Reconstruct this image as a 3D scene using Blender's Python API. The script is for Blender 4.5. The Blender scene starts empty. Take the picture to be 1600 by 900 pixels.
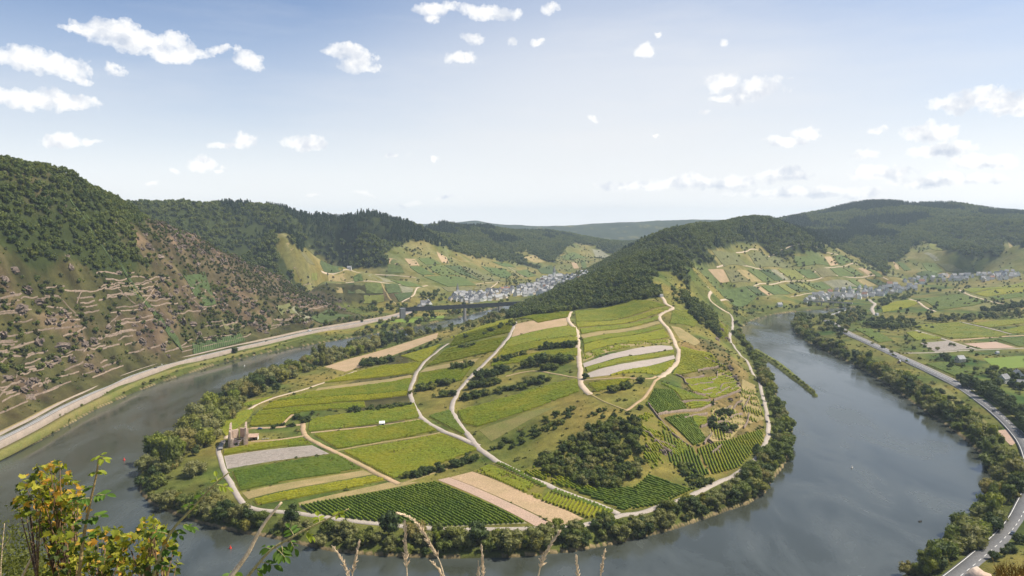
import bpy, bmesh, math, random
import numpy as np
from mathutils import Vector, Matrix
random.seed(7); rng = np.random.default_rng(7)
R = math.radians
sc = bpy.context.scene

# ------------------------------------------------------------------ camera
CAMZ, PITCH, FPX = 200.0, R(5.25), 1142.0          # focal length in pixels of a 1600 px wide frame
cam_d = bpy.data.cameras.new('camera'); cam = bpy.data.objects.new('camera', cam_d)
sc.collection.objects.link(cam); sc.camera = cam
cam_d.sensor_width = 36; cam_d.lens = 36 * FPX / 1600
cam_d.clip_start = 0.05; cam_d.clip_end = 60000
cam.location = (0, 0, CAMZ); cam.rotation_euler = (math.pi / 2 - PITCH, 0, 0)

# ------------------------------------------------------------------ light
SUN_AZ, SUN_EL = 80.0, 54.0                          # degrees right of the view direction, above the horizon
world = bpy.data.worlds.new('World'); sc.world = world; world.use_nodes = True
SKY_STRENGTH = 0.086
sun_d = bpy.data.lights.new('sun', 'SUN'); sun = bpy.data.objects.new('sun', sun_d); sc.collection.objects.link(sun)
sun_d.energy = 5.0; sun_d.angle = R(0.53); sun_d.color = (1.0, 0.92, 0.78)
sdir = Vector((math.sin(R(SUN_AZ)) * math.cos(R(SUN_EL)), math.cos(R(SUN_AZ)) * math.cos(R(SUN_EL)), math.sin(R(SUN_EL))))
sun.rotation_euler = sdir.to_track_quat('Z', 'Y').to_euler(); sun.location = (0, 0, 900)
vs = sc.view_settings; vs.view_transform = 'Standard'; vs.look = 'None'; vs.exposure = 0.5; vs.gamma = 1.0; vs.use_curve_mapping = False
cy = sc.cycles
cy.use_denoising = True; cy.max_bounces = 6; cy.diffuse_bounces = 2; cy.glossy_bounces = 2; cy.transmission_bounces = 3
cy.volume_bounces = 0; cy.transparent_max_bounces = 6; cy.caustics_reflective = False; cy.caustics_refractive = False
cy.sample_clamp_indirect = 4.0

# clouds: (u, v, half width, half height) in degrees of azimuth / elevation are derived from where they stand in the sky
CLOUDS = [(180,48,78,18),(215,62,70,22),(270,85,55,14),(130,45,40,8),(345,80,28,9),(392,96,26,14),(40,90,62,20),(95,105,48,20),(125,122,20,10),
 (178,106,16,13),(60,157,95,17),(120,160,40,13),(95,222,34,12),(145,224,28,10),(535,78,36,12),(560,95,36,22),(580,108,22,10),
 (385,222,24,15),(350,231,38,7),(476,222,38,13),(318,256,26,13),(345,266,18,6),(275,265,14,6),(235,285,20,6),(680,15,36,13),(765,18,48,15),(675,28,20,9),(860,14,20,14),
 (735,60,24,9),(715,90,24,11),(842,67,16,8),(795,64,12,5),(620,242,20,7),(680,250,14,5),(1010,80,24,14),(1030,52,10,5),(1138,66,14,10),
 (1135,128,36,18),(1190,138,42,20),(1160,152,55,9),(1100,178,16,6),(930,185,14,5),(1030,208,10,4),(1262,208,28,14),(1235,220,42,8),(1365,204,20,7),
 (1445,205,48,15),(1540,150,72,17),(1500,160,60,14),(1600,162,70,20),(1350,240,30,10),(1470,232,60,12),(1540,250,70,14),(1370,268,60,14),(1230,275,60,10),(1100,285,90,13),(990,292,70,9),
 (570,305,32,6),(640,318,26,5),(700,310,30,5),(490,300,16,4),(1480,280,120,12),(1250,300,150,10)]

# ------------------------------------------------------------------ small maths: rays, noise
cp, sp = math.cos(PITCH), math.sin(PITCH)
def raydir(u, v):
    a = (u - 800) / FPX; b = (450 - v) / FPX
    return np.array([a, cp + b * sp, -sp + b * cp])
def PZ(u, v, z):
    d = raydir(u, v); t = (z - CAMZ) / d[2]; return np.array([d[0] * t, d[1] * t, z])
def PD(u, v, D):
    d = raydir(u, v); t = D / math.hypot(d[0], d[1]); return np.array([d[0] * t, d[1] * t, CAMZ + d[2] * t])
def project(x, y, z):
    dz = z - CAMZ; f = y * cp - dz * sp; up = y * sp + dz * cp
    f = np.where(f < 1e-3, 1e-3, f)
    return 800 + FPX * x / f, 450 - FPX * up / f
def _hash(ix, iy, s):
    h = (ix.astype(np.int64) * 374761393 + iy.astype(np.int64) * 668265263 + s * 1274126177) & 0xffffffff
    h = ((h ^ (h >> 13)) * 1274126177) & 0xffffffff
    return ((h ^ (h >> 16)) & 0xffff) / 65535.0
def vnoise(x, y, s=0):
    ix = np.floor(x); iy = np.floor(y); fx = x - ix; fy = y - iy
    fx = fx * fx * (3 - 2 * fx); fy = fy * fy * (3 - 2 * fy)
    a = _hash(ix, iy, s); b = _hash(ix + 1, iy, s); c = _hash(ix, iy + 1, s); d = _hash(ix + 1, iy + 1, s)
    return (a * (1 - fx) + b * fx) * (1 - fy) + (c * (1 - fx) + d * fx) * fy
def fbm(x, y, o=4, s=0):
    r = 0; A = 0.5
    for k in range(o): r = r + A * (vnoise(x, y, s + k) * 2 - 1); x = x * 2.03 + 7.1; y = y * 2.03 + 3.7; A *= 0.5
    return r
def sstep(a, b, x):
    t = np.clip((x - a) / (b - a), 0, 1); return t * t * (3 - 2 * t)
def inpoly(px, py, poly):
    px = np.asarray(px, float); py = np.asarray(py, float); ins = np.zeros(px.shape, bool); n = len(poly)
    for i in range(n):
        x1, y1 = poly[i]; x2, y2 = poly[(i + 1) % n]
        if y1 == y2: continue
        c = ((y1 > py) != (y2 > py)) & (px < (x2 - x1) * (py - y1) / (y2 - y1) + x1); ins ^= c
    return ins
def segdist(px, py, pts, closed=True):
    best = np.full(np.shape(px), 1e12); n = len(pts)
    for i in range(n if closed else n - 1):
        x1, y1 = pts[i][:2]; x2, y2 = pts[(i + 1) % n][:2]; dx, dy = x2 - x1, y2 - y1
        t = np.clip(((px - x1) * dx + (py - y1) * dy) / (dx * dx + dy * dy + 1e-9), 0, 1)
        best = np.minimum(best, (px - x1 - t * dx) ** 2 + (py - y1 - t * dy) ** 2)
    return np.sqrt(best)
def spline(P, step):
    P = np.asarray(P, float); n = len(P); out = []
    for i in range(n - 1):
        p0 = P[max(i - 1, 0)]; p1 = P[i]; p2 = P[i + 1]; p3 = P[min(i + 2, n - 1)]
        m = max(1, int(np.linalg.norm(p2 - p1) / step))
        for k in range(m):
            t = k / m
            out.append(0.5 * (2 * p1 + (p2 - p0) * t + (2 * p0 - 5 * p1 + 4 * p2 - p3) * t * t + (3 * p1 - p0 - 3 * p2 + p3) * t ** 3))
    out.append(P[-1]); return np.array(out)

# ------------------------------------------------------------------ the lie of the land: measured points (pixel + height, or pixel + distance)
BANK_L = [(0,718),(60,690),(100,668),(150,640),(200,618),(250,598),(300,582),(350,566),(400,555),(440,546),(480,540),(520,533),(560,526),(610,517),(660,508),(710,498),(745,489),(775,481),(805,474),(835,467)]
BANK_I = [(850,469),(820,477),(790,487),(755,497),(720,506),(680,516),(620,531),(560,546),(500,563),(450,579),(400,598),(360,617),(320,642),(290,667),(262,692),(238,716),(216,741),
 (213,755),(222,775),(240,790),(270,803),(300,815),(330,822),(370,832),(420,840),(470,851),(520,862),(580,868),(650,871),(720,873),(780,872),(840,868),(900,861),(960,850),(1020,836),(1060,825),(1100,811),(1140,797),(1170,787),(1195,770),
 (1205,752),(1222,732),(1236,708),(1240,690),(1238,670),(1229,648),(1219,630),(1210,610),(1204,590),(1195,572),(1185,560),(1174,550),(1165,540),(1160,526),(1160,512),(1168,504),(1188,496),(1212,491),(1245,487),(1290,483),(1345,479)]
BANK_R = [(1345,484),(1300,489),(1262,494),(1240,501),(1239,515),(1250,528),(1275,541),(1300,553),(1330,568),(1360,585),(1390,603),(1420,625),(1450,645),(1480,665),(1505,685),(1530,707),(1544,727),(1547,745),(1545,765),(1538,790),(1520,812),(1500,832),(1478,852),(1442,876),(1412,900)]
PX0 = lambda L: [tuple(PZ(u, v, 0)[:2]) for u, v in L]
wl, wi, wr = PX0(BANK_L), PX0(BANK_I), PX0(BANK_R)
ext = (2 * np.array(wl[0]) - np.array(wl[2]))
RIVER = [tuple(ext + np.array([-300, -120]))] + [tuple(ext)] + wl + wi + wr + [(130, 335), (0, 316), (-150, 325), (-300, 372), (-460, 430), (-900, 520)]
ISLAND_PX = [(1177,545),(1186,547),(1200,556),(1218,566),(1236,580),(1255,596),(1275,612),(1279,621),(1270,619),(1252,604),(1232,589),(1212,574),(1195,562),(1180,552)]
ISLAND = PX0(ISLAND_PX)
C = []
for L, st in ((BANK_L, 2), (BANK_I, 2), (BANK_R, 2)):
    for i in range(0, len(L), st): C.append(PZ(*L[i], 2.0))
ROAD_L = [(-160,765),(-60,716),(0,688),(50,663),(100,636),(150,613),(200,591),(250,574),(300,561),(350,549),(400,538),(440,529),(480,520),(520,513),(560,506),(600,499),(622,494),(640,488)]
for u, v in ROAD_L: C.append(PZ(u, v, 11.0))
PERIM = [(350,688),(341,705),(345,722),(355,745),(368,770),(378,785),(400,796),(440,800),(480,804),(530,812),(580,818),(640,824),(700,827),(770,828),(860,826),(900,822),(940,815),(970,805),(1000,802),(1030,792),(1060,782),(1085,772),(1120,755),(1150,741),(1175,722),(1190,705),(1199,682),(1200,660),(1196,635),(1190,610),(1183,590),(1172,574),(1158,556),(1147,541),(1141,525),(1145,505),(1140,490)]
for u, v in PERIM[::2]: C.append(PZ(u, v, 7.0))
for t in [(620,755,9),(475,660,11),(378,690,10),(560,790,8),(748,695,15),(640,615,15),(705,640,19),(720,600,23),(660,568,18),(850,757,12),(775,720,15),(800,660,25),(850,620,33),(900,660,33),(850,700,21),(945,705,24),
 (890,745,14),(940,765,11),(1000,765,10),(985,700,27),(1050,650,34),(1030,600,45),(1100,640,26),(1150,620,15),(1130,690,14),(1080,730,11),(960,640,40),(1000,655,40),(600,680,12),(420,720,9),(500,740,9),(560,600,13),(430,622,9),
 (500,600,9),(555,580,9),(640,545,9),(700,525,12),(760,508,22),(1165,640,9.5),(1160,600,13)]: C.append(PZ(*t))
for t in [(1035,466,1160),(1020,520,1000),(1055,545,900),(1058,565,840),(960,560,810),(905,600,705),(905,550,845),(890,490,1110),(960,500,1080),(960,478,1165),(805,503,1060),(700,538,1010),(800,540,910),(850,560,840),(1052,483,1120),
 (1090,490,1150),(1120,500,1210),(1100,530,1020),(1110,560,930),(1140,560,890),
 # forested ridge behind the vineyards
 (900,470,1230),(900,452,1350),(870,468,1330),(840,480,1330),(985,410,1500),(930,437,1420),(1025,432,1300),(1060,402,1500),(1080,365,1850),(1110,353,2050),(1150,353,2200),(1200,352,2380),(1050,445,1330),(1075,455,1420),
 (1100,430,1620),(1120,455,1720),(1130,400,1880),(1200,400,2230),(1300,400,2420),(1300,430,2230),(1380,432,2380),(1250,370,2430),(1300,392,2480),(1350,418,2480),(1220,430,2080),(1220,455,1960),
 (1150,470,1760),(1180,345,2700)]: C.append(PD(*t))
for t in [(1300,452,9),(1250,465,8),(1380,449,9),(1440,442,10),(1150,478,8),(1200,480,7),(1340,560,6),(1430,606,6),(1600,600,10),(1500,540,8),(1400,520,7),(1600,520,13),(1450,482,13),(1600,470,26),(1500,452,24),(1420,472,15),(1350,485,8),
 (1600,442,28),(1700,700,11),(1300,520,6),(1700,480,24),(1590,436,11),(1500,438,11),(1700,900,12)]: C.append(PZ(*t))
for u, v in [(1290,500),(1320,519),(1350,533),(1400,556),(1450,579),(1500,604),(1540,631),(1566,652),(1586,672),(1604,696),(1615,730),(1613,765),(1602,792),(1588,818),(1566,843),(1538,868),(1508,893)]: C.append(PZ(u, v, 9.4))
# left hill: crest line
for t in [(-150,215,1050),(-60,240,1080),(0,258,1110),(50,262,1150),(100,266,1200),(140,288,1240),(180,308,1280),(215,328,1320),(260,348,1380),(300,363,1430),(350,388,1490),(400,411,1540),(440,428,1580),(480,452,1610),(510,470,1640),(560,487,1680)]:
    p = PD(t[0], t[1] + 9, t[2]); C.append(p); C.append(np.array([p[0] * 1.12, p[1] * 1.12, p[2] - 25])); C.append(np.array([p[0] * 1.3, p[1] * 1.3, p[2] - 70]))
# hills beyond
for t in [(215,330,2100),(300,330,2150),(380,340,2200),(450,346,2250),(520,349,2350),(590,346,2320),(640,358,2450)]:
    p = PD(*t); C.append(np.array([p[0] * 1.12, p[1] * 1.12, p[2] - 25])); C.append(np.array([p[0] * 1.25, p[1] * 1.25, p[2] - 50]))
for t in [(215,326,2100),(300,326,2150),(380,336,2200),(450,342,2250),(520,345,2350),(560,345,2350),(590,343,2300),(620,350,2400),(430,370,1950),(500,408,1950),(540,420,1980),(570,418,2050),(470,400,1850),(560,390,2150),(560,365,2250),(600,405,2050),
 (500,440,1800),(560,440,1850),(620,440,1880),(560,470,1720),(640,400,2100),(640,365,2250),(680,385,2250),(700,410,2200),(740,400,2450),(740,425,2200),(780,430,2300),(820,425,2500),(680,352,3000),(720,357,3100),(760,356,3200),(800,365,3300),(760,380,2800),(820,395,2850),(800,412,2600),
 (850,420,2720),(870,405,2900),(900,390,3200),(900,372,3500),(830,365,3600),(860,362,3700),(960,380,3900),(940,405,3200),(1000,390,4000),
 (745,346,7000),(700,353,6500),(800,362,7200),(870,353,6500),(950,347,6500),(1030,345,6500),(1090,344,6400),(1150,344,6200),(1200,345,6000),(1250,340,5800),(960,385,5200),(1020,388,5200),
 (1240,345,3600),(1280,337,3800),(1330,324,4000),(1360,318,4100),(1390,318,4150),(1430,325,4100),(1480,323,4200),(1530,327,4200),(1580,336,4200),(1600,340,4200),(1700,345,4200),(1280,370,2900),(1330,395,2800),(1400,390,3000),(1400,360,3400),(1380,422,2620),(1450,425,2640),(1450,380,3000),(1500,350,3500),(1550,400,2900),(1600,360,3300),(1600,390,2850),(1530,425,2620),(1600,427,2600),(1500,410,2750)]:
    C.append(PD(*t))
for t in [(640,491,6),(680,472,9),(760,473,6),(840,458,7),(900,442,8),(700,462,14),(800,455,12),(860,440,14),(930,431,12),(660,480,7),(600,497,7),(560,515,3),(680,500,3)]: C.append(PZ(*t))
for x, y, z in [(-9000, 9000, 60), (9000, 9000, 60), (0, 14000, -30), (-3500, 3500, 130), (-2500, 2600, 150), (3600, 3000, 180), (2500, 1200, 120), (4500, 6000, 150), (-12000, 3000, 100), (12000, 3000, 100), (-2200, 600, 240), (1500, 300, 130), (-3000, 6000, 150), (1500, -2000, 200), (-1500, -2000, 250), (0, 9500, 60), (1500, 9500, 60), (-1500, 9500, 60)]: C.append(np.array([x, y, z], float))
C = np.array(C)
def kern(dx, dy): return -np.sqrt(dx * dx + dy * dy + 35.0 ** 2)
n = len(C); A = np.zeros((n + 1, n + 1)); A[:n, :n] = kern(C[:, None, 0] - C[None, :, 0], C[:, None, 1] - C[None, :, 1]) + 2.0 * np.eye(n)
A[:n, n] = 1; A[n, :n] = 1
W = np.linalg.solve(A, np.append(C[:, 2], 0))
def rbf(x, y):
    out = np.zeros(x.size); x = x.ravel(); y = y.ravel()
    for i in range(0, x.size, 20000):
        s = slice(i, i + 20000); out[s] = kern(x[s][:, None] - C[None, :, 0], y[s][:, None] - C[None, :, 1]) @ W[:n] + W[n]
    return out
# one ground sheet: rings round the viewpoint, finer where the valley is
RR = np.concatenate([np.geomspace(1.5, 250, 45)[:-1], np.geomspace(250, 3000, 560)[:-1], np.geomspace(3000, 9300, 120)])
AZ = np.concatenate([np.arange(-180, -50, 7.5), np.arange(-50, -38, 0.8), np.arange(-38, 38, 0.17), np.arange(38, 50, 0.8), np.arange(50, 180.1, 7.5)])
AZ[0] = -180; AZ = np.append(AZ[AZ < 180], 180.0)
rr, aa = np.meshgrid(RR, np.radians(AZ), indexing='ij')
GX, GY = rr * np.sin(aa), rr * np.cos(aa)
Hh = rbf(GX, GY).reshape(GX.shape)
U0, V0 = project(GX, GY, Hh)
lefthill = sstep(5, 40, segdist(GX, GY, [PZ(u, v, 11)[:2] for u, v in ROAD_L], False)) * ((U0 < 640) & (rr < 1750) & (rr > 480) & (Hh > 12) & (GX < -60)) * sstep(12, 40, Hh)
rid = 1 - np.abs(fbm(GX / 70 + 0.5 * fbm(GX / 200, GY / 200, 2, 9), GY / 150, 4, 3)) * 2
Hh += lefthill * (14 * (rid - 0.62) + 6.5 * fbm(GX / 24, GY / 24, 4, 21))
mid = sstep(25, 90, Hh) * sstep(1350, 1800, rr)
Hh += mid * (23 * fbm(GX / 260, GY / 260, 4, 5) * sstep(1700, 2300, rr) + 4 * fbm(GX / 60, GY / 60, 3, 8)) * (1 - 0.5 * sstep(5000, 7000, rr))
Hh += sstep(4500, 6000, rr) * 14 * fbm(GX / 500, GY / 500, 5, 15)
Hh += sstep(1200, 900, rr) * sstep(8, 20, Hh) * (1 - np.clip(lefthill, 0, 1)) * 0.9 * fbm(GX / 30, GY / 30, 3, 31)
Hh = np.maximum(Hh, 2.2 + 0.8 * fbm(GX / 15, GY / 15, 2, 2))
near = np.maximum(198.3 - np.maximum(rr - 2.9, 0) * 0.725 + (rr > 4) * 1.5 * fbm(GX / 9, GY / 9, 3, 4), 6.0)
near = np.where(np.cos(aa) < 0.2, np.maximum(near, 198.3 - np.maximum(rr - 40, 0) * 0.1), near)
Hh = np.where(rr < 40, near, near + (Hh - near) * sstep(285, 335, rr))
ds = segdist(GX, GY, RIVER); ins = inpoly(GX, GY, RIVER)
di = segdist(GX, GY, ISLAND); ini = inpoly(GX, GY, ISLAND)
bank = np.minimum(Hh, 0.9 + ds * 0.35 + np.maximum(ds - 9, 0) * 4)
Hh = np.where(ins, -np.minimum(0.5 + ds * 0.4, 4.0), np.where(rr < 280, Hh, bank))
Hh = np.where(ini, np.minimum(0.8 + di * 0.5, 1.8), Hh)
LR, FI_A, FI_R = np.log(RR), np.arange(len(AZ)), np.arange(len(RR))
def H(x, y):
    x = np.asarray(x, float); y = np.asarray(y, float)
    fa = np.interp(np.degrees(np.arctan2(x, y)), AZ, FI_A); fr = np.interp(np.log(np.maximum(np.hypot(x, y), 1.6)), LR, FI_R)
    ia = np.minimum(fa.astype(int), len(AZ) - 2); ir = np.minimum(fr.astype(int), len(RR) - 2); fa = fa - ia; fr = fr - ir
    return (Hh[ir, ia] * (1 - fa) + Hh[ir, ia + 1] * fa) * (1 - fr) + (Hh[ir + 1, ia] * (1 - fa) + Hh[ir + 1, ia + 1] * fa) * fr
TS = np.geomspace(300, 9000, 2600)
def hit(u, v, tmin=300):
    d = raydir(u, v); t = TS[TS >= tmin]; g = np.maximum(H(d[0] * t, d[1] * t), 0) - (CAMZ + d[2] * t)
    k = np.argmax(g > 0)
    if not (g > 0).any(): k = len(t) - 1
    if k > 0:
        a, b = g[k - 1], g[k]; tt = t[k - 1] + (t[k] - t[k - 1]) * (-a / (b - a + 1e-12))
    else: tt = t[0]
    return np.array([d[0] * tt, d[1] * tt, CAMZ + d[2] * tt])
def hits(L, tmin=300): return np.array([hit(u, v, tmin) for u, v in L])
def visible(x, y, z, slack=1.5, sel=None):
    """is the ground point in sight of the viewpoint (ridge test along the ground)"""
    ok = np.ones(len(x), bool); m = np.nonzero(sel)[0] if sel is not None else np.arange(len(x)); x, y, z = x[m], y[m], z[m]; r_ = np.hypot(x, y); live = np.arange(len(m)); good = np.ones(len(m), bool)
    for k in np.linspace(0.985, 0.25, 44):
        g = H(x[live] * k, y[live] * k) < CAMZ + (z[live] - CAMZ) * k + slack + 0.004 * r_[live]; good[live[~g]] = False; live = live[g]
    ok[m] = good; return ok
NAMED = []                           # things labelled by their order from the left
# ---- BUILD -------------------------------------------------------- scene helpers
col = sc.collection.objects
def tag(o, label=None, cat=None, group=None, kind=None):
    if label: o['label'] = label
    if cat: o['category'] = cat
    if group: o['group'] = group
    if kind: o['kind'] = kind
    return o
def mesh(name, V, F, mat=None, smooth=False):
    me = bpy.data.meshes.new(name); V = np.asarray(V, float)
    if isinstance(F, np.ndarray):
        k = F.shape[1]; me.vertices.add(len(V)); me.vertices.foreach_set('co', V.ravel())
        me.loops.add(F.size); me.loops.foreach_set('vertex_index', F.ravel().astype(np.int32))
        me.polygons.add(len(F)); me.polygons.foreach_set('loop_start', np.arange(0, F.size, k, dtype=np.int32))
        me.update(calc_edges=True); me.validate()
    else: me.from_pydata(V.tolist(), [], F); me.update()
    if mat: me.materials.append(mat)
    if smooth: me.polygons.foreach_set('use_smooth', np.ones(len(me.polygons), bool))
    return me
def obj(name, me, parent=None, loc=None, rot=None, scale=None):
    o = bpy.data.objects.new(name, me); col.link(o)
    if parent: o.parent = parent
    if loc is not None: o.location = loc
    if rot is not None: o.rotation_euler = rot
    if scale is not None: o.scale = scale
    return o
class MB:
    """collects boxes, prisms and tubes into one mesh"""
    def __init__(s): s.V = []; s.F = []
    def add(s, V, F): b = len(s.V); s.V += [tuple(v) for v in V]; s.F += [tuple(i + b for i in f) for f in F]; return s
    def box(s, c, d, rz=0, taper=1.0):
        x, y, z = d[0] / 2, d[1] / 2, d[2] / 2; ca, sa = math.cos(rz), math.sin(rz); V = []
        for dz, k in ((-z, 1), (z, taper)):
            for dx, dy in ((-x, -y), (x, -y), (x, y), (-x, y)):
                dx *= k; dy *= k; V.append((c[0] + dx * ca - dy * sa, c[1] + dx * sa + dy * ca, c[2] + dz))
        return s.add(V, [(3, 2, 1, 0), (4, 5, 6, 7), (0, 1, 5, 4), (1, 2, 6, 5), (2, 3, 7, 6), (3, 0, 4, 7)])
    def tube(s, P, rad, k=6):
        P = [Vector(p) for p in P]; V = []; n = len(P)
        for i, p in enumerate(P):
            t = (P[min(i + 1, n - 1)] - P[max(i - 1, 0)]).normalized(); a = t.orthogonal().normalized(); b = t.cross(a); r = rad[i] if hasattr(rad, '__len__') else rad
            if i and V:
                q = Vector(V[-k]) - P[i - 1]; a2 = (q - t * q.dot(t))
                if a2.length > 1e-9: a = a2.normalized(); b = t.cross(a)
            for j in range(k): V.append(tuple(p + (a * math.cos(2 * math.pi * j / k) + b * math.sin(2 * math.pi * j / k)) * r))
        F = [(i * k + j, i * k + (j + 1) % k, (i + 1) * k + (j + 1) % k, (i + 1) * k + j) for i in range(n - 1) for j in range(k)]
        F += [tuple(range(k - 1, -1, -1)), tuple((n - 1) * k + j for j in range(k))]
        return s.add(V, F)
    def mesh(s, name, mat, smooth=False): return mesh(name, s.V, s.F, mat, smooth)
    def build(s, name, mat, parent=None, **k): return obj(name, s.mesh(name, mat, k.pop('smooth', False)), parent, **k)
def empty(name, loc=(0, 0, 0), rz=0):
    o = obj(name, None, None, loc, (0, 0, rz)); o.empty_display_size = 1; return o

# ------------------------------------------------------------------ materials
def nt(m):
    m.use_nodes = True; t = m.node_tree; t.nodes.clear(); return t
def N(t, kind, **kw):
    n = t.nodes.new(kind)
    for k, v in kw.items():
        if k.startswith('i_'): n.inputs[k[2:].replace('_', ' ')].default_value = v
        else: setattr(n, k, v)
    return n
def ramp(t, fac, stops, interp='LINEAR'):
    r = t.nodes.new('ShaderNodeValToRGB'); e = r.color_ramp.elements; r.color_ramp.interpolation = interp
    while len(e) < len(stops): e.new(0.5)
    for k, (p, c) in enumerate(stops): e[k].position = p; e[k].color = (*c, 1) if len(c) == 3 else c
    t.links.new(fac, r.inputs[0]); return r.outputs[0]
def mixc(t, fac, a, b, mode='MIX'):
    m = t.nodes.new('ShaderNodeMix'); m.data_type = 'RGBA'; m.blend_type = mode
    for s, v in ((m.inputs[0], fac), (m.inputs[6], a), (m.inputs[7], b)):
        if hasattr(v, 'links'): t.links.new(v, s)
        else: s.default_value = v if not isinstance(v, tuple) else (*v[:3], 1)
    return m.outputs[2]
def math_(t, op, a, b=None, c=None, clamp=False):
    m = t.nodes.new('ShaderNodeMath'); m.operation = op; m.use_clamp = clamp
    for s, v in zip(m.inputs, (a, b, c)):
        if v is None: continue
        if hasattr(v, 'links'): t.links.new(v, s)
        else: s.default_value = v
    return m.outputs[0]
def noise(t, vec, scale, detail=4, rough=0.55, dist=0.0):
    n = N(t, 'ShaderNodeTexNoise'); n.inputs['Scale'].default_value = scale; n.inputs['Detail'].default_value = detail; n.inputs['Roughness'].default_value = rough; n.inputs['Distortion'].default_value = dist
    if vec is not None: t.links.new(vec, n.inputs['Vector'])
    return n.outputs[0]
def finish(t, colr, rough=0.9, bump=None, bstr=0.3, bdist=0.1, spec=0.2, metal=0.0):
    b = N(t, 'ShaderNodeBsdfPrincipled'); o = N(t, 'ShaderNodeOutputMaterial')
    if hasattr(colr, 'links'): t.links.new(colr, b.inputs['Base Color'])
    else: b.inputs['Base Color'].default_value = (*colr, 1)
    b.inputs['Roughness'].default_value = rough; b.inputs['Specular IOR Level'].default_value = spec; b.inputs['Metallic'].default_value = metal
    if bump is not None:
        n = N(t, 'ShaderNodeBump'); n.inputs['Strength'].default_value = bstr; n.inputs['Distance'].default_value = bdist; t.links.new(bump, n.inputs['Height']); t.links.new(n.outputs[0], b.inputs['Normal'])
    t.links.new(b.outputs[0], o.inputs[0]); return b
def surf(name, a, b, scale=0.2, fine=2.0, rough=0.92, bump=0.3, bdist=0.1, rnd=0.0, spec=0.15):
    """two-tone mottled surface in world metres, with fine grain"""
    m = bpy.data.materials.new(name); t = nt(m); g = N(t, 'ShaderNodeNewGeometry').outputs['Position']
    n1 = noise(t, g, scale, 5); n2 = noise(t, g, fine, 3)
    c = mixc(t, ramp(t, n1, [(0.3, (0, 0, 0)), (0.7, (1, 1, 1))]), a, b)
    c = mixc(t, 0.75, c, ramp(t, n2, [(0.25, (0.55, 0.55, 0.55)), (0.75, (1.35, 1.35, 1.35))]), 'MULTIPLY')
    if rnd:
        oi = N(t, 'ShaderNodeObjectInfo'); c = mixc(t, 1.0, c, ramp(t, oi.outputs['Random'], [(0, (1 - rnd,) * 3), (1, (1 + rnd,) * 3)]), 'MULTIPLY')
    finish(t, c, rough, n2, bump, bdist, spec); return m
def leafmat(name, a, b, trans=0.3, rnd=0.35, warm=None, scale=0.6, drift=None):
    if scale < 10: a, b, warm, drift = [tuple(q * k for q, k in zip(c_, (0.80, 0.82, 0.70))) if c_ else c_ for c_ in (a, b, warm, drift)]
    m = bpy.data.materials.new(name); t = nt(m); g = N(t, 'ShaderNodeNewGeometry').outputs['Position']; oi = N(t, 'ShaderNodeObjectInfo')
    c = mixc(t, oi.outputs['Random'], a, b)
    if warm:
        r2 = math_(t, 'FRACT', math_(t, 'MULTIPLY', oi.outputs['Random'], 7.31)); c = mixc(t, ramp(t, r2, [(0.72, (0, 0, 0)), (1.0, (0.8, 0.8, 0.8))]), c, warm)
    c = mixc(t, 1.0, c, ramp(t, noise(t, g, scale, 4), [(0.25, (1 - rnd,) * 3), (0.75, (1 + rnd,) * 3)]), 'MULTIPLY')
    if drift: c = mixc(t, ramp(t, noise(t, g, 0.035 if scale > 0.5 else 0.011, 5, 0.65), [(0.40, (0, 0, 0)), (0.66, (0.8,) * 3)]), c, drift)
    d = N(t, 'ShaderNodeBsdfPrincipled'); d.inputs['Roughness'].default_value = 0.62; d.inputs['Specular IOR Level'].default_value = 0.2
    tr = N(t, 'ShaderNodeBsdfTranslucent'); ms = N(t, 'ShaderNodeMixShader'); ms.inputs[0].default_value = trans; o = N(t, 'ShaderNodeOutputMaterial')
    t.links.new(c, d.inputs['Base Color']); t.links.new(mixc(t, 1.0, c, (1.15, 1.2, 0.6), 'MULTIPLY'), tr.inputs['Color'])
    t.links.new(d.outputs[0], ms.inputs[1]); t.links.new(tr.outputs[0], ms.inputs[2]); t.links.new(ms.outputs[0], o.inputs[0]); return m
M = {}
M['willow'] = leafmat('willow_leaf', (0.23, 0.235, 0.085), (0.28, 0.265, 0.115), 0.35, 0.3, (0.32, 0.25, 0.08))
M['green'] = leafmat('green_leaf', (0.13, 0.165, 0.035), (0.19, 0.215, 0.05), 0.36, 0.35, (0.25, 0.235, 0.06))
M['light'] = leafmat('light_leaf', (0.24, 0.28, 0.045), (0.30, 0.31, 0.06), 0.4, 0.35, (0.34, 0.28, 0.07))
M['dark'] = leafmat('dark_leaf', (0.06, 0.09, 0.027), (0.095, 0.125, 0.034), 0.3, 0.35)
M['conifer'] = leafmat('conifer_needle', (0.04, 0.068, 0.03), (0.07, 0.10, 0.038), 0.15, 0.35)
M['wood'] = leafmat('forest_leaf', (0.065, 0.10, 0.03), (0.15, 0.18, 0.045), 0.36, 0.4, (0.22, 0.22, 0.055), 0.15, (0.21, 0.23, 0.06))
M['scrub'] = leafmat('scrub_leaf', (0.085, 0.10, 0.045), (0.13, 0.13, 0.058), 0.25, 0.35, (0.20, 0.155, 0.09), 0.2)
M['vine'] = leafmat('vine_leaf', (0.20, 0.26, 0.012), (0.27, 0.315, 0.018), 0.4, 0.6, None, 0.9, (0.38, 0.345, 0.02))
M['vine_yellow'] = leafmat('vine_leaf_yellow', (0.35, 0.345, 0.012), (0.42, 0.38, 0.018), 0.4, 0.55, None, 0.9, (0.23, 0.28, 0.015))
M['vine_dark'] = leafmat('vine_leaf_dark', (0.11, 0.175, 0.014), (0.16, 0.22, 0.02), 0.35, 0.55, None, 0.9, (0.21, 0.255, 0.02))
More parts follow.
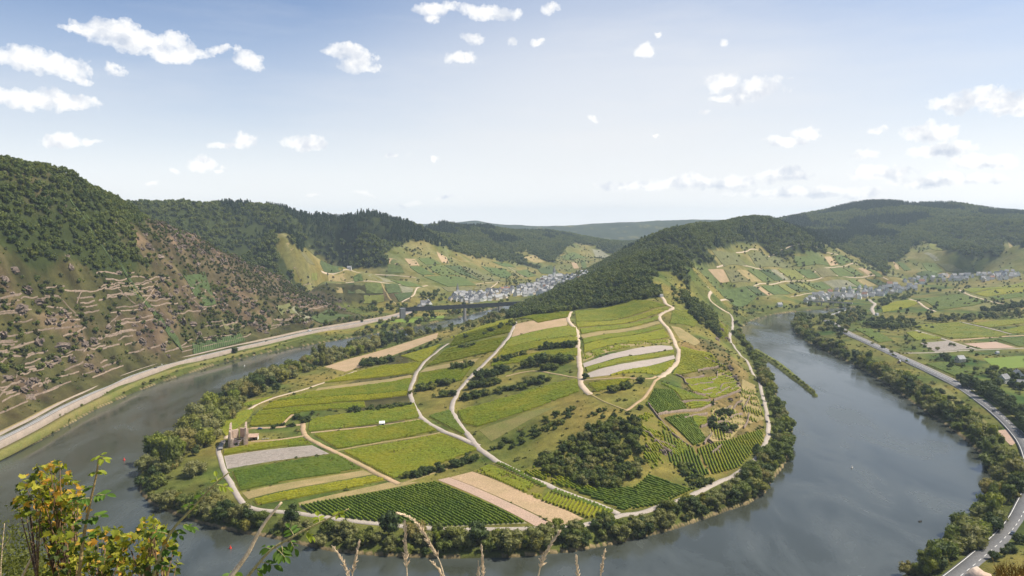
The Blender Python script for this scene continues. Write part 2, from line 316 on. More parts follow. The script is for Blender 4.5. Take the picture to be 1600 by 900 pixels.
M['tuss'] = leafmat('tussock_leaf', (0.12, 0.145, 0.035), (0.18, 0.18, 0.05), 0.3, 0.35, (0.30, 0.24, 0.09), 0.3)
M['bark'] = surf('bark', (0.10, 0.075, 0.05), (0.16, 0.125, 0.09), 0.8, 5.0)
M['water'] = None
M['straw'] = surf('dry_grass', (0.33, 0.245, 0.115), (0.21, 0.18, 0.07), 0.07, 1.1, bump=0.5, bdist=0.3)
M['sand'] = surf('pinkish_stubble', (0.42, 0.29, 0.18), (0.32, 0.24, 0.13), 0.06, 1.0, bump=0.4, bdist=0.25)
M['pink'] = surf('bare_reddish_earth', (0.42, 0.29, 0.215), (0.36, 0.265, 0.20), 0.08, 1.2, bump=0.4, bdist=0.2)
M['grey'] = surf('grey_slate_soil', (0.38, 0.32, 0.28), (0.33, 0.285, 0.245), 0.08, 1.3, bump=0.3)
M['meadow'] = surf('meadow_grass', (0.125, 0.14, 0.034), (0.19, 0.16, 0.055), 0.05, 0.8, bump=0.5, bdist=0.3)
M['lawn'] = surf('bright_lawn', (0.13, 0.185, 0.028), (0.15, 0.20, 0.036), 0.06, 1.5)
M['undervine'] = surf('grass_between_vines', (0.105, 0.115, 0.014), (0.18, 0.145, 0.036), 0.09, 0.9, bump=0.4, bdist=0.2)
M['palesoil'] = surf('pale_soil_between_vines', (0.30, 0.27, 0.17), (0.20, 0.20, 0.08), 0.12, 1.0)
M['track'] = surf('pale_gravel', (0.50, 0.40, 0.30), (0.42, 0.33, 0.235), 0.15, 1.4, bump=0.25)
M['lane'] = surf('weathered_concrete_lane', (0.40, 0.345, 0.295), (0.33, 0.285, 0.24), 0.1, 1.4)
M['asphalt'] = surf('asphalt', (0.13, 0.13, 0.135), (0.165, 0.162, 0.16), 0.06, 1.5, 0.85)
M['asphalt_pale'] = surf('worn_asphalt', (0.27, 0.265, 0.26), (0.32, 0.31, 0.295), 0.06, 1.5, 0.85)
M['paint'] = surf('road_paint', (0.75, 0.74, 0.70), (0.66, 0.65, 0.62), 0.5, 4.0)
M['wallstone'] = surf('tan_drystone', (0.27, 0.20, 0.15), (0.16, 0.125, 0.098), 0.35, 1.6, bump=0.8, bdist=0.4, rnd=0.2)
M['rock'] = surf('pinkish_slate_rock', (0.235, 0.18, 0.145), (0.12, 0.095, 0.078), 0.18, 0.9, bump=1.0, bdist=0.8, rnd=0.2)
M['concrete'] = surf('pale_concrete', (0.46, 0.42, 0.37), (0.40, 0.37, 0.33), 0.1, 1.5)
M['ruinstone'] = surf('pink_rubble_stone', (0.62, 0.48, 0.385), (0.50, 0.375, 0.295), 0.4, 1.6, bump=0.7, bdist=0.3)
M['slate'] = surf('slate_roof', (0.22, 0.22, 0.225), (0.30, 0.30, 0.30), 0.3, 1.2, 0.6, rnd=0.25)
M['redroof'] = surf('clay_tile_roof', (0.34, 0.19, 0.13), (0.28, 0.16, 0.11), 0.3, 1.2, rnd=0.2)
M['render'] = surf('white_render', (0.84, 0.82, 0.77), (0.78, 0.76, 0.71), 0.2, 1.0, bump=0.05, rnd=0.1)
M['cream'] = surf('cream_render', (0.70, 0.60, 0.46), (0.64, 0.55, 0.43), 0.2, 1.0, bump=0.05, rnd=0.12)
M['steel'] = surf('dark_painted_steel', (0.055, 0.06, 0.065), (0.075, 0.08, 0.085), 0.3, 1.0, 0.6)
M['stub'] = surf('vine_post', (0.30, 0.28, 0.25), (0.22, 0.2, 0.17), 0.5, 2)
def plain(name, c, rough=0.5, spec=0.4, metal=0.0):
    m = bpy.data.materials.new(name); t = nt(m); g = N(t, 'ShaderNodeTexCoord').outputs['Object']
    finish(t, mixc(t, 1.0, (*c, 1), ramp(t, noise(t, g, 3.0, 3), [(0.3, (0.88,) * 3), (0.7, (1.1,) * 3)]), 'MULTIPLY'), rough, None, spec=spec, metal=metal); return m
M['glass'] = plain('dark_glass', (0.03, 0.035, 0.04), 0.12, 0.5)
M['tyre'] = plain('tyre', (0.02, 0.02, 0.02), 0.8)

# ------------------------------------------------------------------ sky and clouds
wt = world.node_tree; wt.nodes.clear()
sky = N(wt, 'ShaderNodeTexSky'); sky.sky_type = 'NISHITA'; sky.sun_disc = False
sky.sun_elevation = R(SUN_EL); sky.sun_rotation = R(SUN_AZ); sky.altitude = 200; sky.air_density = 1.0; sky.dust_density = 1.6; sky.ozone_density = 1.6
sky.dust_density = 0.7
tc = N(wt, 'ShaderNodeTexCoord').outputs['Generated']
sx = N(wt, 'ShaderNodeSeparateXYZ'); wt.links.new(tc, sx.inputs[0])
az_ = math_(wt, 'ARCTAN2', sx.outputs[0], sx.outputs[1]); el_ = math_(wt, 'ARCSINE', sx.outputs[2])
def vmath(op, a, b):
    v = wt.nodes.new('ShaderNodeVectorMath'); v.operation = op
    for s, q in zip(v.inputs, (a, b)):
        if q is None: continue
        if hasattr(q, 'links'): wt.links.new(q, s)
        else: s.default_value = q
    return v.outputs['Value'] if op == 'LENGTH' else v.outputs[0]
def to_ae(u, v):
    d = raydir(u, v); return math.atan2(d[0], d[1]), math.asin(d[2] / np.linalg.norm(d))
def bg(c):
    b = N(wt, 'ShaderNodeBackground'); b.inputs['Strength'].default_value = SKY_STRENGTH; wt.links.new(c, b.inputs['Color']); return b.outputs[0]
def mixs(fac, a, b):
    m = N(wt, 'ShaderNodeMixShader'); wt.links.new(fac, m.inputs[0]); wt.links.new(a, m.inputs[1]); wt.links.new(b, m.inputs[2]); return m.outputs[0]
# thin summer haze veil: strongest at the horizon, all the way round
hazev = ramp(wt, el_, [(0.0, (0.93,) * 3), (0.06, (0.78,) * 3), (0.15, (0.42,) * 3), (0.27, (0.08,) * 3), (0.5, (0.0,) * 3)])
sdot = N(wt, 'ShaderNodeVectorMath'); sdot.operation = 'DOT_PRODUCT'; wt.links.new(tc, sdot.inputs[0]); sdot.inputs[1].default_value = tuple(sdir)
hazev = math_(wt, 'ADD', hazev, math_(wt, 'MULTIPLY', ramp(wt, sdot.outputs['Value'], [(0.02, (0, 0, 0)), (0.8, (1, 1, 1))]), 0.22), None, True)
skyb = mixc(wt, hazev, mixc(wt, 1.0, sky.outputs[0], (0.74, 0.87, 1.05), 'MULTIPLY'), ramp(wt, el_, [(0.0, (9.6, 9.6, 9.5)), (0.12, (8.3, 8.4, 8.5)), (0.3, (7.8, 8.0, 8.2))]))
nw = N(wt, 'ShaderNodeTexNoise'); nw.inputs['Scale'].default_value = 26; nw.inputs['Detail'].default_value = 8; nw.inputs['Roughness'].default_value = 0.62; wt.links.new(tc, nw.inputs['Vector'])
nw2 = N(wt, 'ShaderNodeTexNoise'); nw2.inputs['Scale'].default_value = 9; nw2.inputs['Detail'].default_value = 3; wt.links.new(tc, nw2.inputs['Vector'])
cb = N(wt, 'ShaderNodeCombineXYZ'); wt.links.new(az_, cb.inputs[0]); wt.links.new(el_, cb.inputs[1])
warp = vmath('MULTIPLY', vmath('SUBTRACT', nw.outputs['Color'], (0.5, 0.5, 0.5)), (0.045, 0.03, 0))
warp2 = vmath('MULTIPLY', vmath('SUBTRACT', nw2.outputs['Color'], (0.5, 0.5, 0.5)), (0.02, 0.008, 0))
ae = vmath('ADD', vmath('ADD', cb.outputs[0], warp), warp2)
seps = N(wt, 'ShaderNodeSeparateXYZ'); wt.links.new(ae, seps.inputs[0])
veil = math_(wt, 'MULTIPLY', ramp(wt, noise(wt, vmath('MULTIPLY', tc, (1.2, 1.2, 7)), 2.2, 5, 0.6), [(0.42, (0, 0, 0)), (0.75, (1, 1, 1))]), 0.25)
va, ve = to_ae(960, 170); vlen = vmath('LENGTH', vmath('MULTIPLY', vmath('SUBTRACT', vmath('ADD', cb.outputs[0], warp2), (va, ve, 0)), (1 / 0.52, 1 / 0.26, 0)), None)   # broad sheet of thin high cloud
veil = math_(wt, 'ADD', veil, math_(wt, 'MULTIPLY', ramp(wt, vlen, [(0.1, (1, 1, 1)), (1.1, (0, 0, 0))], 'EASE'), 0.58), None, True)
c1 = mixc(wt, veil, skyb, (7.6, 7.65, 7.75))
nfine = noise(wt, tc, 95, 4, 0.6); nsh = noise(wt, tc, 30, 5); nsh2 = noise(wt, vmath('ADD', tc, (0.010, 0.004, 0.012)), 30, 5)
def sector(us):
    dist = None
    for (u, v, w, h) in us:
        a0, e0 = to_ae(u, v); a1, _ = to_ae(u + w, v); _, e1 = to_ae(u, v - h)
        q = vmath('MULTIPLY', vmath('SUBTRACT', ae, (a0, e0, 0)), (1 / max(a1 - a0, 1e-3), 1 / max(e1 - e0, 1e-3), 0)); L = vmath('LENGTH', q, None)
        if w * h < 320: L = math_(wt, 'MULTIPLY_ADD', L, 0.8, 0.36)
        dist = L if dist is None else math_(wt, 'MINIMUM', dist, L)
    d2 = math_(wt, 'ADD', math_(wt, 'ADD', dist, math_(wt, 'MULTIPLY', math_(wt, 'SUBTRACT', nw.outputs[0], 0.5), 1.35)), math_(wt, 'MULTIPLY', math_(wt, 'SUBTRACT', nfine, 0.5), 0.95))
    cl = ramp(wt, d2, [(0.42, (1, 1, 1)), (0.70, (0.78, 0.78, 0.78)), (0.92, (0.34, 0.34, 0.34)), (1.2, (0.09, 0.09, 0.09)), (1.7, (0, 0, 0))])
    low = None
    for (u, v, w, h) in us:
        if w * h < 420: continue
        a0, e0 = to_ae(u + w * 0.05, v + h * 0.62); a1, _ = to_ae(u + w * 0.95, v); _, e1 = to_ae(u, v - h * 0.62)
        L = vmath('LENGTH', vmath('MULTIPLY', vmath('SUBTRACT', ae, (a0, e0, 0)), (1 / (a1 - to_ae(u, v)[0]), 1 / (e1 - to_ae(u, v)[1]), 0)), None)
        low = L if low is None else math_(wt, 'MINIMUM', low, L)
    shade_relief = math_(wt, 'MULTIPLY', math_(wt, 'SUBTRACT', nsh, nsh2), 2.6)  # sunlit relief and darker undersides are painted into the cloud colour
    lum = math_(wt, 'ADD', shade_relief, 0.78)
    if low is not None: lum = math_(wt, 'SUBTRACT', lum, math_(wt, 'MULTIPLY', ramp(wt, low, [(0.25, (1, 1, 1)), (1.15, (0, 0, 0))], 'EASE'), 0.27))
    inner = ramp(wt, lum, [(0.0, (5.4, 5.9, 6.8)), (0.45, (7.3, 7.5, 7.9)), (0.8, (9.4, 9.3, 9.1))])
    return bg(mixc(wt, math_(wt, 'MULTIPLY', cl, 0.95), c1, inner))
edges = [-80, 300, 500, 800, 1050, 1300, 1700]; node = None
for k in range(len(edges) - 1):
    mem = [c for c in CLOUDS if c[0] + c[2] + 60 > edges[k] and c[0] - c[2] - 60 < edges[k + 1]]
    s_ = sector(mem); a_e = to_ae(edges[k], 200)[0]
    node = s_ if node is None else mixs(math_(wt, 'GREATER_THAN', az_, a_e), node, s_)
# the same scattered fair-weather cloud carries on all round, beyond the part of the sky in view
gz = math_(wt, 'MAXIMUM', sx.outputs[2], 0.06)
cb2 = N(wt, 'ShaderNodeCombineXYZ'); wt.links.new(math_(wt, 'DIVIDE', sx.outputs[0], gz), cb2.inputs[0]); wt.links.new(math_(wt, 'DIVIDE', sx.outputs[1], gz), cb2.inputs[1])
cumu = ramp(wt, noise(wt, cb2.outputs[0], 0.9, 4, 0.58), [(0.60, (0, 0, 0)), (0.68, (1, 1, 1))])
rest = bg(mixc(wt, cumu, skyb, (8.0, 8.0, 7.9)))
inview = math_(wt, 'MULTIPLY', math_(wt, 'LESS_THAN', math_(wt, 'ABSOLUTE', az_), 0.66), math_(wt, 'LESS_THAN', math_(wt, 'ABSOLUTE', el_), 0.32))
wo = N(wt, 'ShaderNodeOutputWorld'); wt.links.new(mixs(inview, rest, node), wo.inputs[0])
world.cycles.sampling_method = 'MANUAL'; world.cycles.sample_map_resolution = 512

# ------------------------------------------------------------------ ground sheet with its land cover
CU = U0 + 14 * fbm(GX / 40, GY / 40, 3, 41); CV = V0 + 7 * fbm(GX / 40 + 50, GY / 40, 3, 43)
Z_FOREST_L = [(-200,200),(0,245),(140,272),(215,314),(228,345),(205,352),(215,390),(235,420),(150,425),(120,402),(60,412),(0,372),(-200,400)]
Z_SCRUB_L = [(215,314),(300,352),(400,402),(480,445),(570,486),(500,482),(440,466),(400,462),(330,440),(262,408),(228,345)]
Z_OPEN = [[(628,380),(660,378),(690,384),(715,398),(745,402),(775,405),(800,410),(830,418),(870,428),(940,424),(960,440),(690,474),(640,486),(560,490),(480,490),(470,445),(425,385),(430,366),(445,370),(500,403),(545,420),(600,418),(606,402)],
 [(800,397),(822,392),(850,405),(872,414),(876,400),(895,378),(935,388),(965,400),(930,427),(860,432),(840,418)],
 [(1062,395),(1075,392),(1090,412),(1130,418),(1105,390),(1130,388),(1160,378),(1180,381),(1210,398),(1290,396),(1290,382),(1340,402),(1400,440),(1380,452),(1250,466),(1150,478),(1120,470),(1080,500),(1040,470),(1060,440),(1050,425),(1012,432),(1000,424),(1030,420),(1085,425)],
 [(1385,408),(1412,405),(1436,376),(1475,388),(1510,402),(1560,402),(1570,375),(1602,385),(1700,400),(1700,446),(1400,448),(1385,432)],
 [(1300,448),(1400,446),(1440,444),(1600,434),(1720,434),(1720,530),(1300,530)]]
Z_RIDGE = [(790,500),(890,486),(960,475),(1034,466),(1034,455),(1012,434),(1045,424),(1066,440),(1075,470),(1110,485),(1130,540),(1100,520),(1075,490),(1066,470),(1085,400),(1200,340),(1110,335),(930,415),(800,485)]
openm = np.zeros(GX.shape, bool)
for p in Z_OPEN: openm |= inpoly(CU, CV, p)
far = (rr > 1650) & (Hh > 16)
ridge = inpoly(CU, CV, Z_RIDGE) & (rr > 1130) & (rr < 2600)
leftm = (U0 < 640) & (rr < 1760) & (Hh > 12) & (GX < -100)
lf = leftm & inpoly(CU, CV, Z_FOREST_L); ls = leftm & inpoly(CU, CV, Z_SCRUB_L)
forestm = ((far & ~openm) | ridge | lf) & ~(leftm & ~lf)
cov = np.zeros(GX.shape + (4,)); f1 = fbm(GX / 55, GY / 55, 4, 51)[..., None]; f2 = fbm(GX / 18, GY / 18, 3, 53)[..., None]
def C3(*c): return np.array(c)
cov[..., :3] = np.where((U0 > 1240)[..., None], C3(0.11, 0.13, 0.038), C3(0.145, 0.152, 0.046)) * (1 + 0.45 * f2) + C3(0.16, 0.085, 0.04) * np.clip(f1 + 0.05, -0.4, 1)
riv = sstep(40, 12, ds)[..., None] * (rr > 280)[..., None]; cov[..., :3] = cov[..., :3] * (1 - riv) + riv * C3(0.085, 0.105, 0.032) * (1 + 0.5 * f2)
cov[..., :3] = np.where((far & openm)[..., None], C3(0.17, 0.17, 0.07) + C3(0.10, 0.045, 0.03) * f1 + 0.08 * f2, cov[..., :3])
cov[..., :3] = np.where(forestm[..., None], C3(0.04, 0.055, 0.02) * (1 + 0.4 * f2), cov[..., :3])
cov[..., :3] = np.where((rr > 4700)[..., None], C3(0.038, 0.052, 0.026) * (1 + 0.5 * f1) + np.clip(f1 - 0.34, 0, 1) * C3(0.5, 0.4, 0.16), cov[..., :3])
lt = leftm & ~lf & ~ls
cov[..., :3] = np.where(lt[..., None], C3(0.060, 0.062, 0.028) * (1 + 0.9 * f2) + np.clip(f1, 0, 1) * C3(0.055, 0.035, 0.025), cov[..., :3])
cov[..., :3] = np.where(ls[..., None], C3(0.07, 0.066, 0.04) * (1 + 0.5 * f2), cov[..., :3])
rockm = leftm * np.clip(sstep(0.55, 0.85, rid) * (0.55 + 1.4 * fbm(GX / 30, GY / 30, 3, 61)) + ls * 0.3, 0, 1) * sstep(12, 30, Hh) * (1 - 0.6 * lf)
cov[..., :3] = cov[..., :3] * (1 - rockm[..., None]) + rockm[..., None] * (C3(0.15, 0.11, 0.09) * (1 + 0.9 * f2))
flank = (inpoly(CU, CV, [(1060,530),(1120,530),(1165,580),(1195,680),(1130,740),(1060,735),(1005,690),(1030,640),(1070,600)]) & (rr < 1250))[..., None]; cov[..., :3] = np.where(flank, C3(0.185, 0.15, 0.07) * (1 + 0.6 * f2) + C3(0.12, 0.06, 0.03) * f1, cov[..., :3])
wet = (ds < 1.5) & ~ins & (rr > 280); cov[..., :3] = np.where(wet[..., None], C3(0.25, 0.20, 0.145) * (1 + 0.5 * f2), cov[..., :3])
cov[..., :3] = np.where((ins & ~ini)[..., None], C3(0.05, 0.05, 0.03), cov[..., :3])
cov[..., :3] = np.where(ini[..., None], C3(0.11, 0.13, 0.04) * (1 + 0.4 * f2), cov[..., :3])
cov[..., :3] *= C3(0.84, 0.80, 0.60); cov[..., 3] = 1; cov = np.clip(cov, 0.01, 1)
nr, na = GX.shape
V = np.stack([GX, GY, Hh], -1).reshape(-1, 3); i, j = np.meshgrid(np.arange(nr - 1), np.arange(na - 1), indexing='ij')
Q = np.stack([i * na + j, i * na + j + 1, (i + 1) * na + j + 1, (i + 1) * na + j], -1).reshape(-1, 4)[:, ::-1]
gm = bpy.data.materials.new('valley_ground'); t = nt(gm)
at = N(t, 'ShaderNodeAttribute', attribute_name='cover'); gp = N(t, 'ShaderNodeNewGeometry').outputs['Position']
nA = noise(t, gp, 0.12, 6, 0.65); nB = noise(t, gp, 0.9, 4)
cc = mixc(t, 1.0, at.outputs['Color'], ramp(t, nA, [(0.25, (0.6, 0.62, 0.58)), (0.75, (1.4, 1.36, 1.35))]), 'MULTIPLY')
cc = mixc(t, 0.8, cc, ramp(t, nB, [(0.25, (0.6, 0.6, 0.6)), (0.75, (1.35, 1.35, 1.35))]), 'MULTIPLY')
finish(t, cc, 0.95, nB, 0.6, 0.5, 0.1)
gme = mesh('valley_ground', V, np.ascontiguousarray(Q), gm, True)
ca = gme.color_attributes.new('cover', 'FLOAT_COLOR', 'POINT'); ca.data.foreach_set('color', cov.reshape(-1))
tag(obj('valley_ground', gme), kind='structure')

# water
wm = bpy.data.materials.new('river_water'); t = nt(wm); gp = N(t, 'ShaderNodeNewGeometry').outputs['Position']
mp = N(t, 'ShaderNodeMapping'); mp.inputs['Scale'].default_value = (1, 0.45, 1); mp.inputs['Rotation'].default_value = (0, 0, R(25)); t.links.new(gp, mp.inputs[0])
wav = noise(t, mp.outputs[0], 0.55, 5, 0.6); big = noise(t, mp.outputs[0], 0.018, 5, 0.6, 0.6)
patch = ramp(t, big, [(0.42, (0, 0, 0)), (0.62, (1, 1, 1))])
b = finish(t, mixc(t, patch, (0.040, 0.045, 0.034), (0.066, 0.075, 0.068)), 0.12, wav, 0.22, 0.5, 0.5)  # lighter patches put some silvery sky reflection into the base colour
t.links.new(math_(t, 'MULTIPLY_ADD', patch, 0.22, 0.08), b.inputs['Roughness']); b.inputs['IOR'].default_value = 1.48
bn = [n_ for n_ in t.nodes if n_.type == 'BUMP'][0]; t.links.new(math_(t, 'MULTIPLY_ADD', patch, 0.22, 0.08), bn.inputs['Strength'])
wx, wy = np.meshgrid(np.linspace(-1500, 1500, 31), np.linspace(300, 2400, 22), indexing='ij'); k = 22
i, j = np.meshgrid(np.arange(30), np.arange(21), indexing='ij')
tag(obj('river', mesh('river', np.stack([wx, wy, 0 * wx], -1).reshape(-1, 3), np.stack([i * k + j, (i + 1) * k + j, (i + 1) * k + j + 1, i * k + j + 1], -1).reshape(-1, 4), wm)), kind='structure')

# ------------------------------------------------------------------ roads and tracks
def strip_mesh(name, P, width, mat, off=0.3, skirt=0.6, lateral=0.0, cols=3, step=4.0):
    P = spline(P, step)[:, :2]; T = np.gradient(P, axis=0); T /= np.linalg.norm(T, axis=1)[:, None] + 1e-9; Nn = np.stack([-T[:, 1], T[:, 0]], 1)
    if len(P) > 6:
        Hc = H(P[:, 0], P[:, 1])
    prof = [(-width / 2 - 0.15, -skirt)] + [(x, 0) for x in np.linspace(-width / 2, width / 2, cols)] + [(width / 2 + 0.15, -skirt)]
    V = []; wob = 0.34 * width * fbm(np.arange(len(P)) / 3.0, np.arange(len(P)) * 0 + width, 3, int(abs(P[0, 0])) % 97) if cols > 2 else 0
    for d, dz in prof:
        q = P + Nn * (d * (1 + (wob if d < 0 else -wob) / width * 2)[:, None] + lateral) if cols > 2 else P + Nn * (d + lateral); V.append(np.column_stack([q, np.maximum(H(q[:, 0], q[:, 1]), 0.5) + off + dz]))
    V = np.stack(V, 1); m = len(prof); i, j = np.meshgrid(np.arange(len(P) - 1), np.arange(m - 1), indexing='ij')
    Fq = np.stack([i * m + j, i * m + j + 1, (i + 1) * m + j + 1, (i + 1) * m + j], -1).reshape(-1, 4)
    return mesh(name, V.reshape(-1, 3), np.ascontiguousarray(Fq[:, ::-1]), mat, False)
def road(name, px, width, mat, **k):
    off = k.pop('off', 0.3); P = hits(px) if not k.pop('world', False) else np.array(px)
    o = obj(name, strip_mesh(name, P[:, :2], width, mat, off, **k)); o['kind'] = 'structure'; return o
def marking(parent, P, width, mat, off, lateral, dash=None, name='lane_marking'):
    P = spline(P[:, :2], 2.0); L = np.concatenate([[0], np.cumsum(np.linalg.norm(np.diff(P, axis=0), axis=1))])
    spans = [(0, L[-1])] if not dash else [(a, a + dash[0]) for a in np.arange(0, L[-1] - dash[0], dash[0] + dash[1])]
    for a, b in spans[:300]:
        m = max(2, int((b - a) / 3)); s_ = np.linspace(a, b, m + 1); q = np.column_stack([np.interp(s_, L, P[:, 0]), np.interp(s_, L, P[:, 1])])
        obj(name, strip_mesh(name, q, width, mat, off, 0.02, lateral, 2, 3.0), parent)
tracks = [('perimeter_lane', PERIM, 3.9, 'lane'),
 ('vineyard_track', [(352,686),(362,668),(375,652),(398,634),(430,621),(470,610),(500,600),(530,590),(556,580)], 4.0, 'track'),
 ('vineyard_track', [(700,537),(680,552),(661,568),(646,595),(641,615),(648,637),(662,656),(690,672),(720,685),(748,697)], 4.6, 'lane'),
 ('vineyard_track', [(806,503),(795,526),(775,550),(750,575),(725,600),(711,620),(706,640),(716,661),(735,685),(756,706),(775,720),(800,734),(850,756),(900,776),(940,791),(968,803)], 4.8, 'lane'),
 ('vineyard_track', [(892,487),(888,500),(901,518),(904,550),(906,580),(908,600),(914,610),(922,617)], 5.4, 'track'), ('earth_path', [(920,615),(945,628),(978,641)], 1.9, 'straw'),
 ('vineyard_track', [(1033,462),(1041,475),(1051,482),(1030,495),(1045,515),(1057,542),(1060,560),(1050,575),(1030,590)], 5.2, 'track'), ('earth_path', [(1032,588),(1015,610),(996,629),(978,642)], 2.5, 'sand'),
 ('earth_path', [(474,660),(476,680),(500,695),(540,715),(580,735),(622,757)], 4.5, 'sand'),
 ('earth_path', [(391,669),(430,668),(470,664)], 5.0, 'sand'), ('earth_path', [(392,690),(430,688),(475,681)], 2.6, 'sand'),
 ('earth_path', [(440,664),(448,655),(458,648)], 4.0, 'sand'), ('earth_path', [(486,676),(600,664),(656,655)], 2.2, 'sand'),
 ('earth_path', [(912,594),(960,591),(1010,592),(1025,588)], 2.5, 'sand'), ('earth_path', [(790,588),(830,580),(870,585),(905,591)], 2.2, 'sand'),
 ('earth_path', [(525,704),(600,691),(688,676)], 2.4, 'straw'), ('earth_path', [(625,757),(680,738),(748,712)], 3.0, 'straw'),
 ('hill_track', [(1105,448),(1180,446),(1260,439),(1350,433),(1388,437)], 4.0, 'track'), ('hill_track', [(1120,418),(1180,419),(1300,418),(1345,415)], 4.0, 'track'),
 ('hill_track', [(1235,463),(1290,457),(1340,451),(1392,446)], 4.0, 'track'), ('hill_track', [(1150,395),(1210,397),(1310,398)], 4.0, 'track'), ('hill_track', [(1285,381),(1320,394),(1360,415),(1390,434)], 5.0, 'straw'),
 ('hill_track', [(502,424),(560,426),(610,430),(650,434)], 4.0, 'track'), ('hill_track', [(540,442),(600,442),(635,446)], 3.5, 'track'), ('hill_track', [(628,472),(645,462),(652,450),(668,446)], 6.0, 'track'),
 ('hill_track', [(596,443),(606,462),(620,476)], 6.0, 'straw'), ('hill_track', [(762,453),(772,446),(780,440)], 5.0, 'track'), ('hill_track', [(735,446),(780,440),(790,440)], 4.0, 'track'),
 ('hill_track', [(792,416),(805,424),(824,435)], 5.0, 'track'), ('hill_track', [(700,400),(722,408),(745,412),(780,428)], 4.0, 'straw'), ('hill_track', [(652,414),(680,432)], 5.0, 'straw'), ('hill_track', [(874,408),(900,406),(925,401)], 4.0, 'straw'),
 ('farm_track', [(1420,467),(1440,476),(1462,487)], 5.0, 'track'), ('farm_track', [(1498,453),(1530,466),(1560,474),(1600,480)], 5.0, 'track'), ('farm_track', [(1430,516),(1475,530),(1525,546)], 4.5, 'lane'),
 ('farm_track', [(1412,552),(1460,551),(1525,547),(1600,544)], 4.5, 'lane'), ('farm_track', [(1500,503),(1545,513),(1580,522)], 3.5, 'lane'), ('farm_track', [(1485,532),(1550,527),(1600,524)], 8.0, 'sand'),
 ('valley_road', [(1366,492),(1362,483),(1366,475),(1358,468)], 7.0, 'lane'), ('valley_road', [(1284,494),(1305,490),(1320,485)], 9.0, 'asphalt_pale'),
 ('slope_track', [(1140,490),(1120,478),(1108,466),(1112,456)], 4.5, 'track'),
 ('riverside_path', [(1400,592),(1440,612),(1480,640),(1510,660)], 2.2, 'lane')]
ROADW = []
for nm, px, w, mt in tracks:
    if nm == 'hill_track': w *= 0.62
    ROADW.append(hits(px)[:, :2]); road(nm, px, w, M[mt], cols=3)
# embanked main road under the left slope: verge, river wall, carriageway, hillside wall
PL = np.array([PZ(u, v, 11.0) for u, v in ROAD_L])
def smooth_strip(name, P, z, width, lateral, mat, drop, parent=None, cols=2):
    P = spline(P[:, :2], 6.0); T = np.gradient(P, axis=0); T /= np.linalg.norm(T, axis=1)[:, None]; Nn = np.stack([-T[:, 1], T[:, 0]], 1)
    prof = [(-width / 2, -drop)] + [(x, 0) for x in np.linspace(-width / 2, width / 2, cols)] + [(width / 2, -drop)]
    V = np.stack([np.column_stack([P + Nn * (d + lateral), np.full(len(P), z + dz)]) for d, dz in prof], 1); m = len(prof)
    i, j = np.meshgrid(np.arange(len(P) - 1), np.arange(m - 1), indexing='ij')
    Fq = np.stack([i * m + j, i * m + j + 1, (i + 1) * m + j + 1, (i + 1) * m + j], -1).reshape(-1, 4)
    return obj(name, mesh(name, V.reshape(-1, 3), np.ascontiguousarray(Fq[:, ::-1]), mat), parent)
def Zs(o): o['kind'] = 'structure'; return o
M['embank'] = surf('weathered_embankment_stone', (0.34, 0.275, 0.225), (0.27, 0.225, 0.185), 0.1, 1.2)
M['asphalt_mid'] = surf('asphalt_mid', (0.20, 0.198, 0.195), (0.235, 0.23, 0.225), 0.06, 1.5, 0.85)
lr = Zs(smooth_strip('riverside_road', PL, 12.6, 7.2, 0, M['asphalt_mid'], 3.0))
for lat, w in ((-3.1, 0.25), (3.1, 0.25), (0.0, 0.18)):
    smooth_strip('lane_marking', PL, 12.61, w, lat, M['paint'], 0.005, lr)
Zs(smooth_strip('footway', PL, 12.75, 2.4, -4.9, M['embank'], 4.0))
wl_ = smooth_strip('river_wall', PL, 13.3, 0.6, -6.5, M['embank'], 8.0); tag(wl_, 'long pale concrete embankment wall between the left road and the river', 'wall')
wl_ = smooth_strip('hillside_wall', PL, 15.8, 0.8, 4.5, M['embank'], 6.0); tag(wl_, 'long tan retaining wall on the hill side of the left road', 'wall')
Zs(smooth_strip('hillside_terrace', PL, 15.6, 3.4, 6.6, M['straw'], 4.0)); Zs(smooth_strip('river_verge', PL, 7.0, 8.0, -10.9, M['meadow'], 6.0))
# right-hand main road, in two visible lengths
PR1 = np.array([PZ(u, v, 9.5) for u, v in [(1290,500),(1320,519),(1350,533),(1400,556),(1450,579),(1500,604),(1540,631),(1566,652),(1586,672),(1604,696),(1615,730),(1613,765),(1602,792),(1588,818),(1566,843),(1538,868),(1508,893),(1480,915)]])
rr1 = Zs(smooth_strip('river_valley_road', PR1, 9.7, 12.5, 0, M['asphalt'], 4.0, cols=3))
PR1b = PR1[11:]
for lat, w in ((-5.4, 0.35), (4.6, 0.4)): smooth_strip('lane_marking', PR1, 9.72, w, lat, M['paint'], 0.01, rr1)
P_ = spline(PR1[:, :2], 2.0); Ls = np.concatenate([[0], np.cumsum(np.linalg.norm(np.diff(P_, axis=0), axis=1))])
for a in np.arange(150, Ls[-1] - 5, 9.0):
    s_ = np.linspace(a, a + 4.0, 3); q = np.column_stack([np.interp(s_, Ls, P_[:, 0]), np.interp(s_, Ls, P_[:, 1]), 0 * s_])
    smooth_strip('lane_dash', q, 9.72, 0.3, 0.4, M['paint'], 0.01, rr1)
Zs(smooth_strip('footway', PR1, 9.85, 2.4, 8.2, M['concrete'], 3.0)); wl_ = smooth_strip('kerb_wall', PR1, 10.3, 0.4, 9.7, M['wallstone'], 4.0); tag(wl_, 'low stone parapet along the river side of the right road', 'wall')
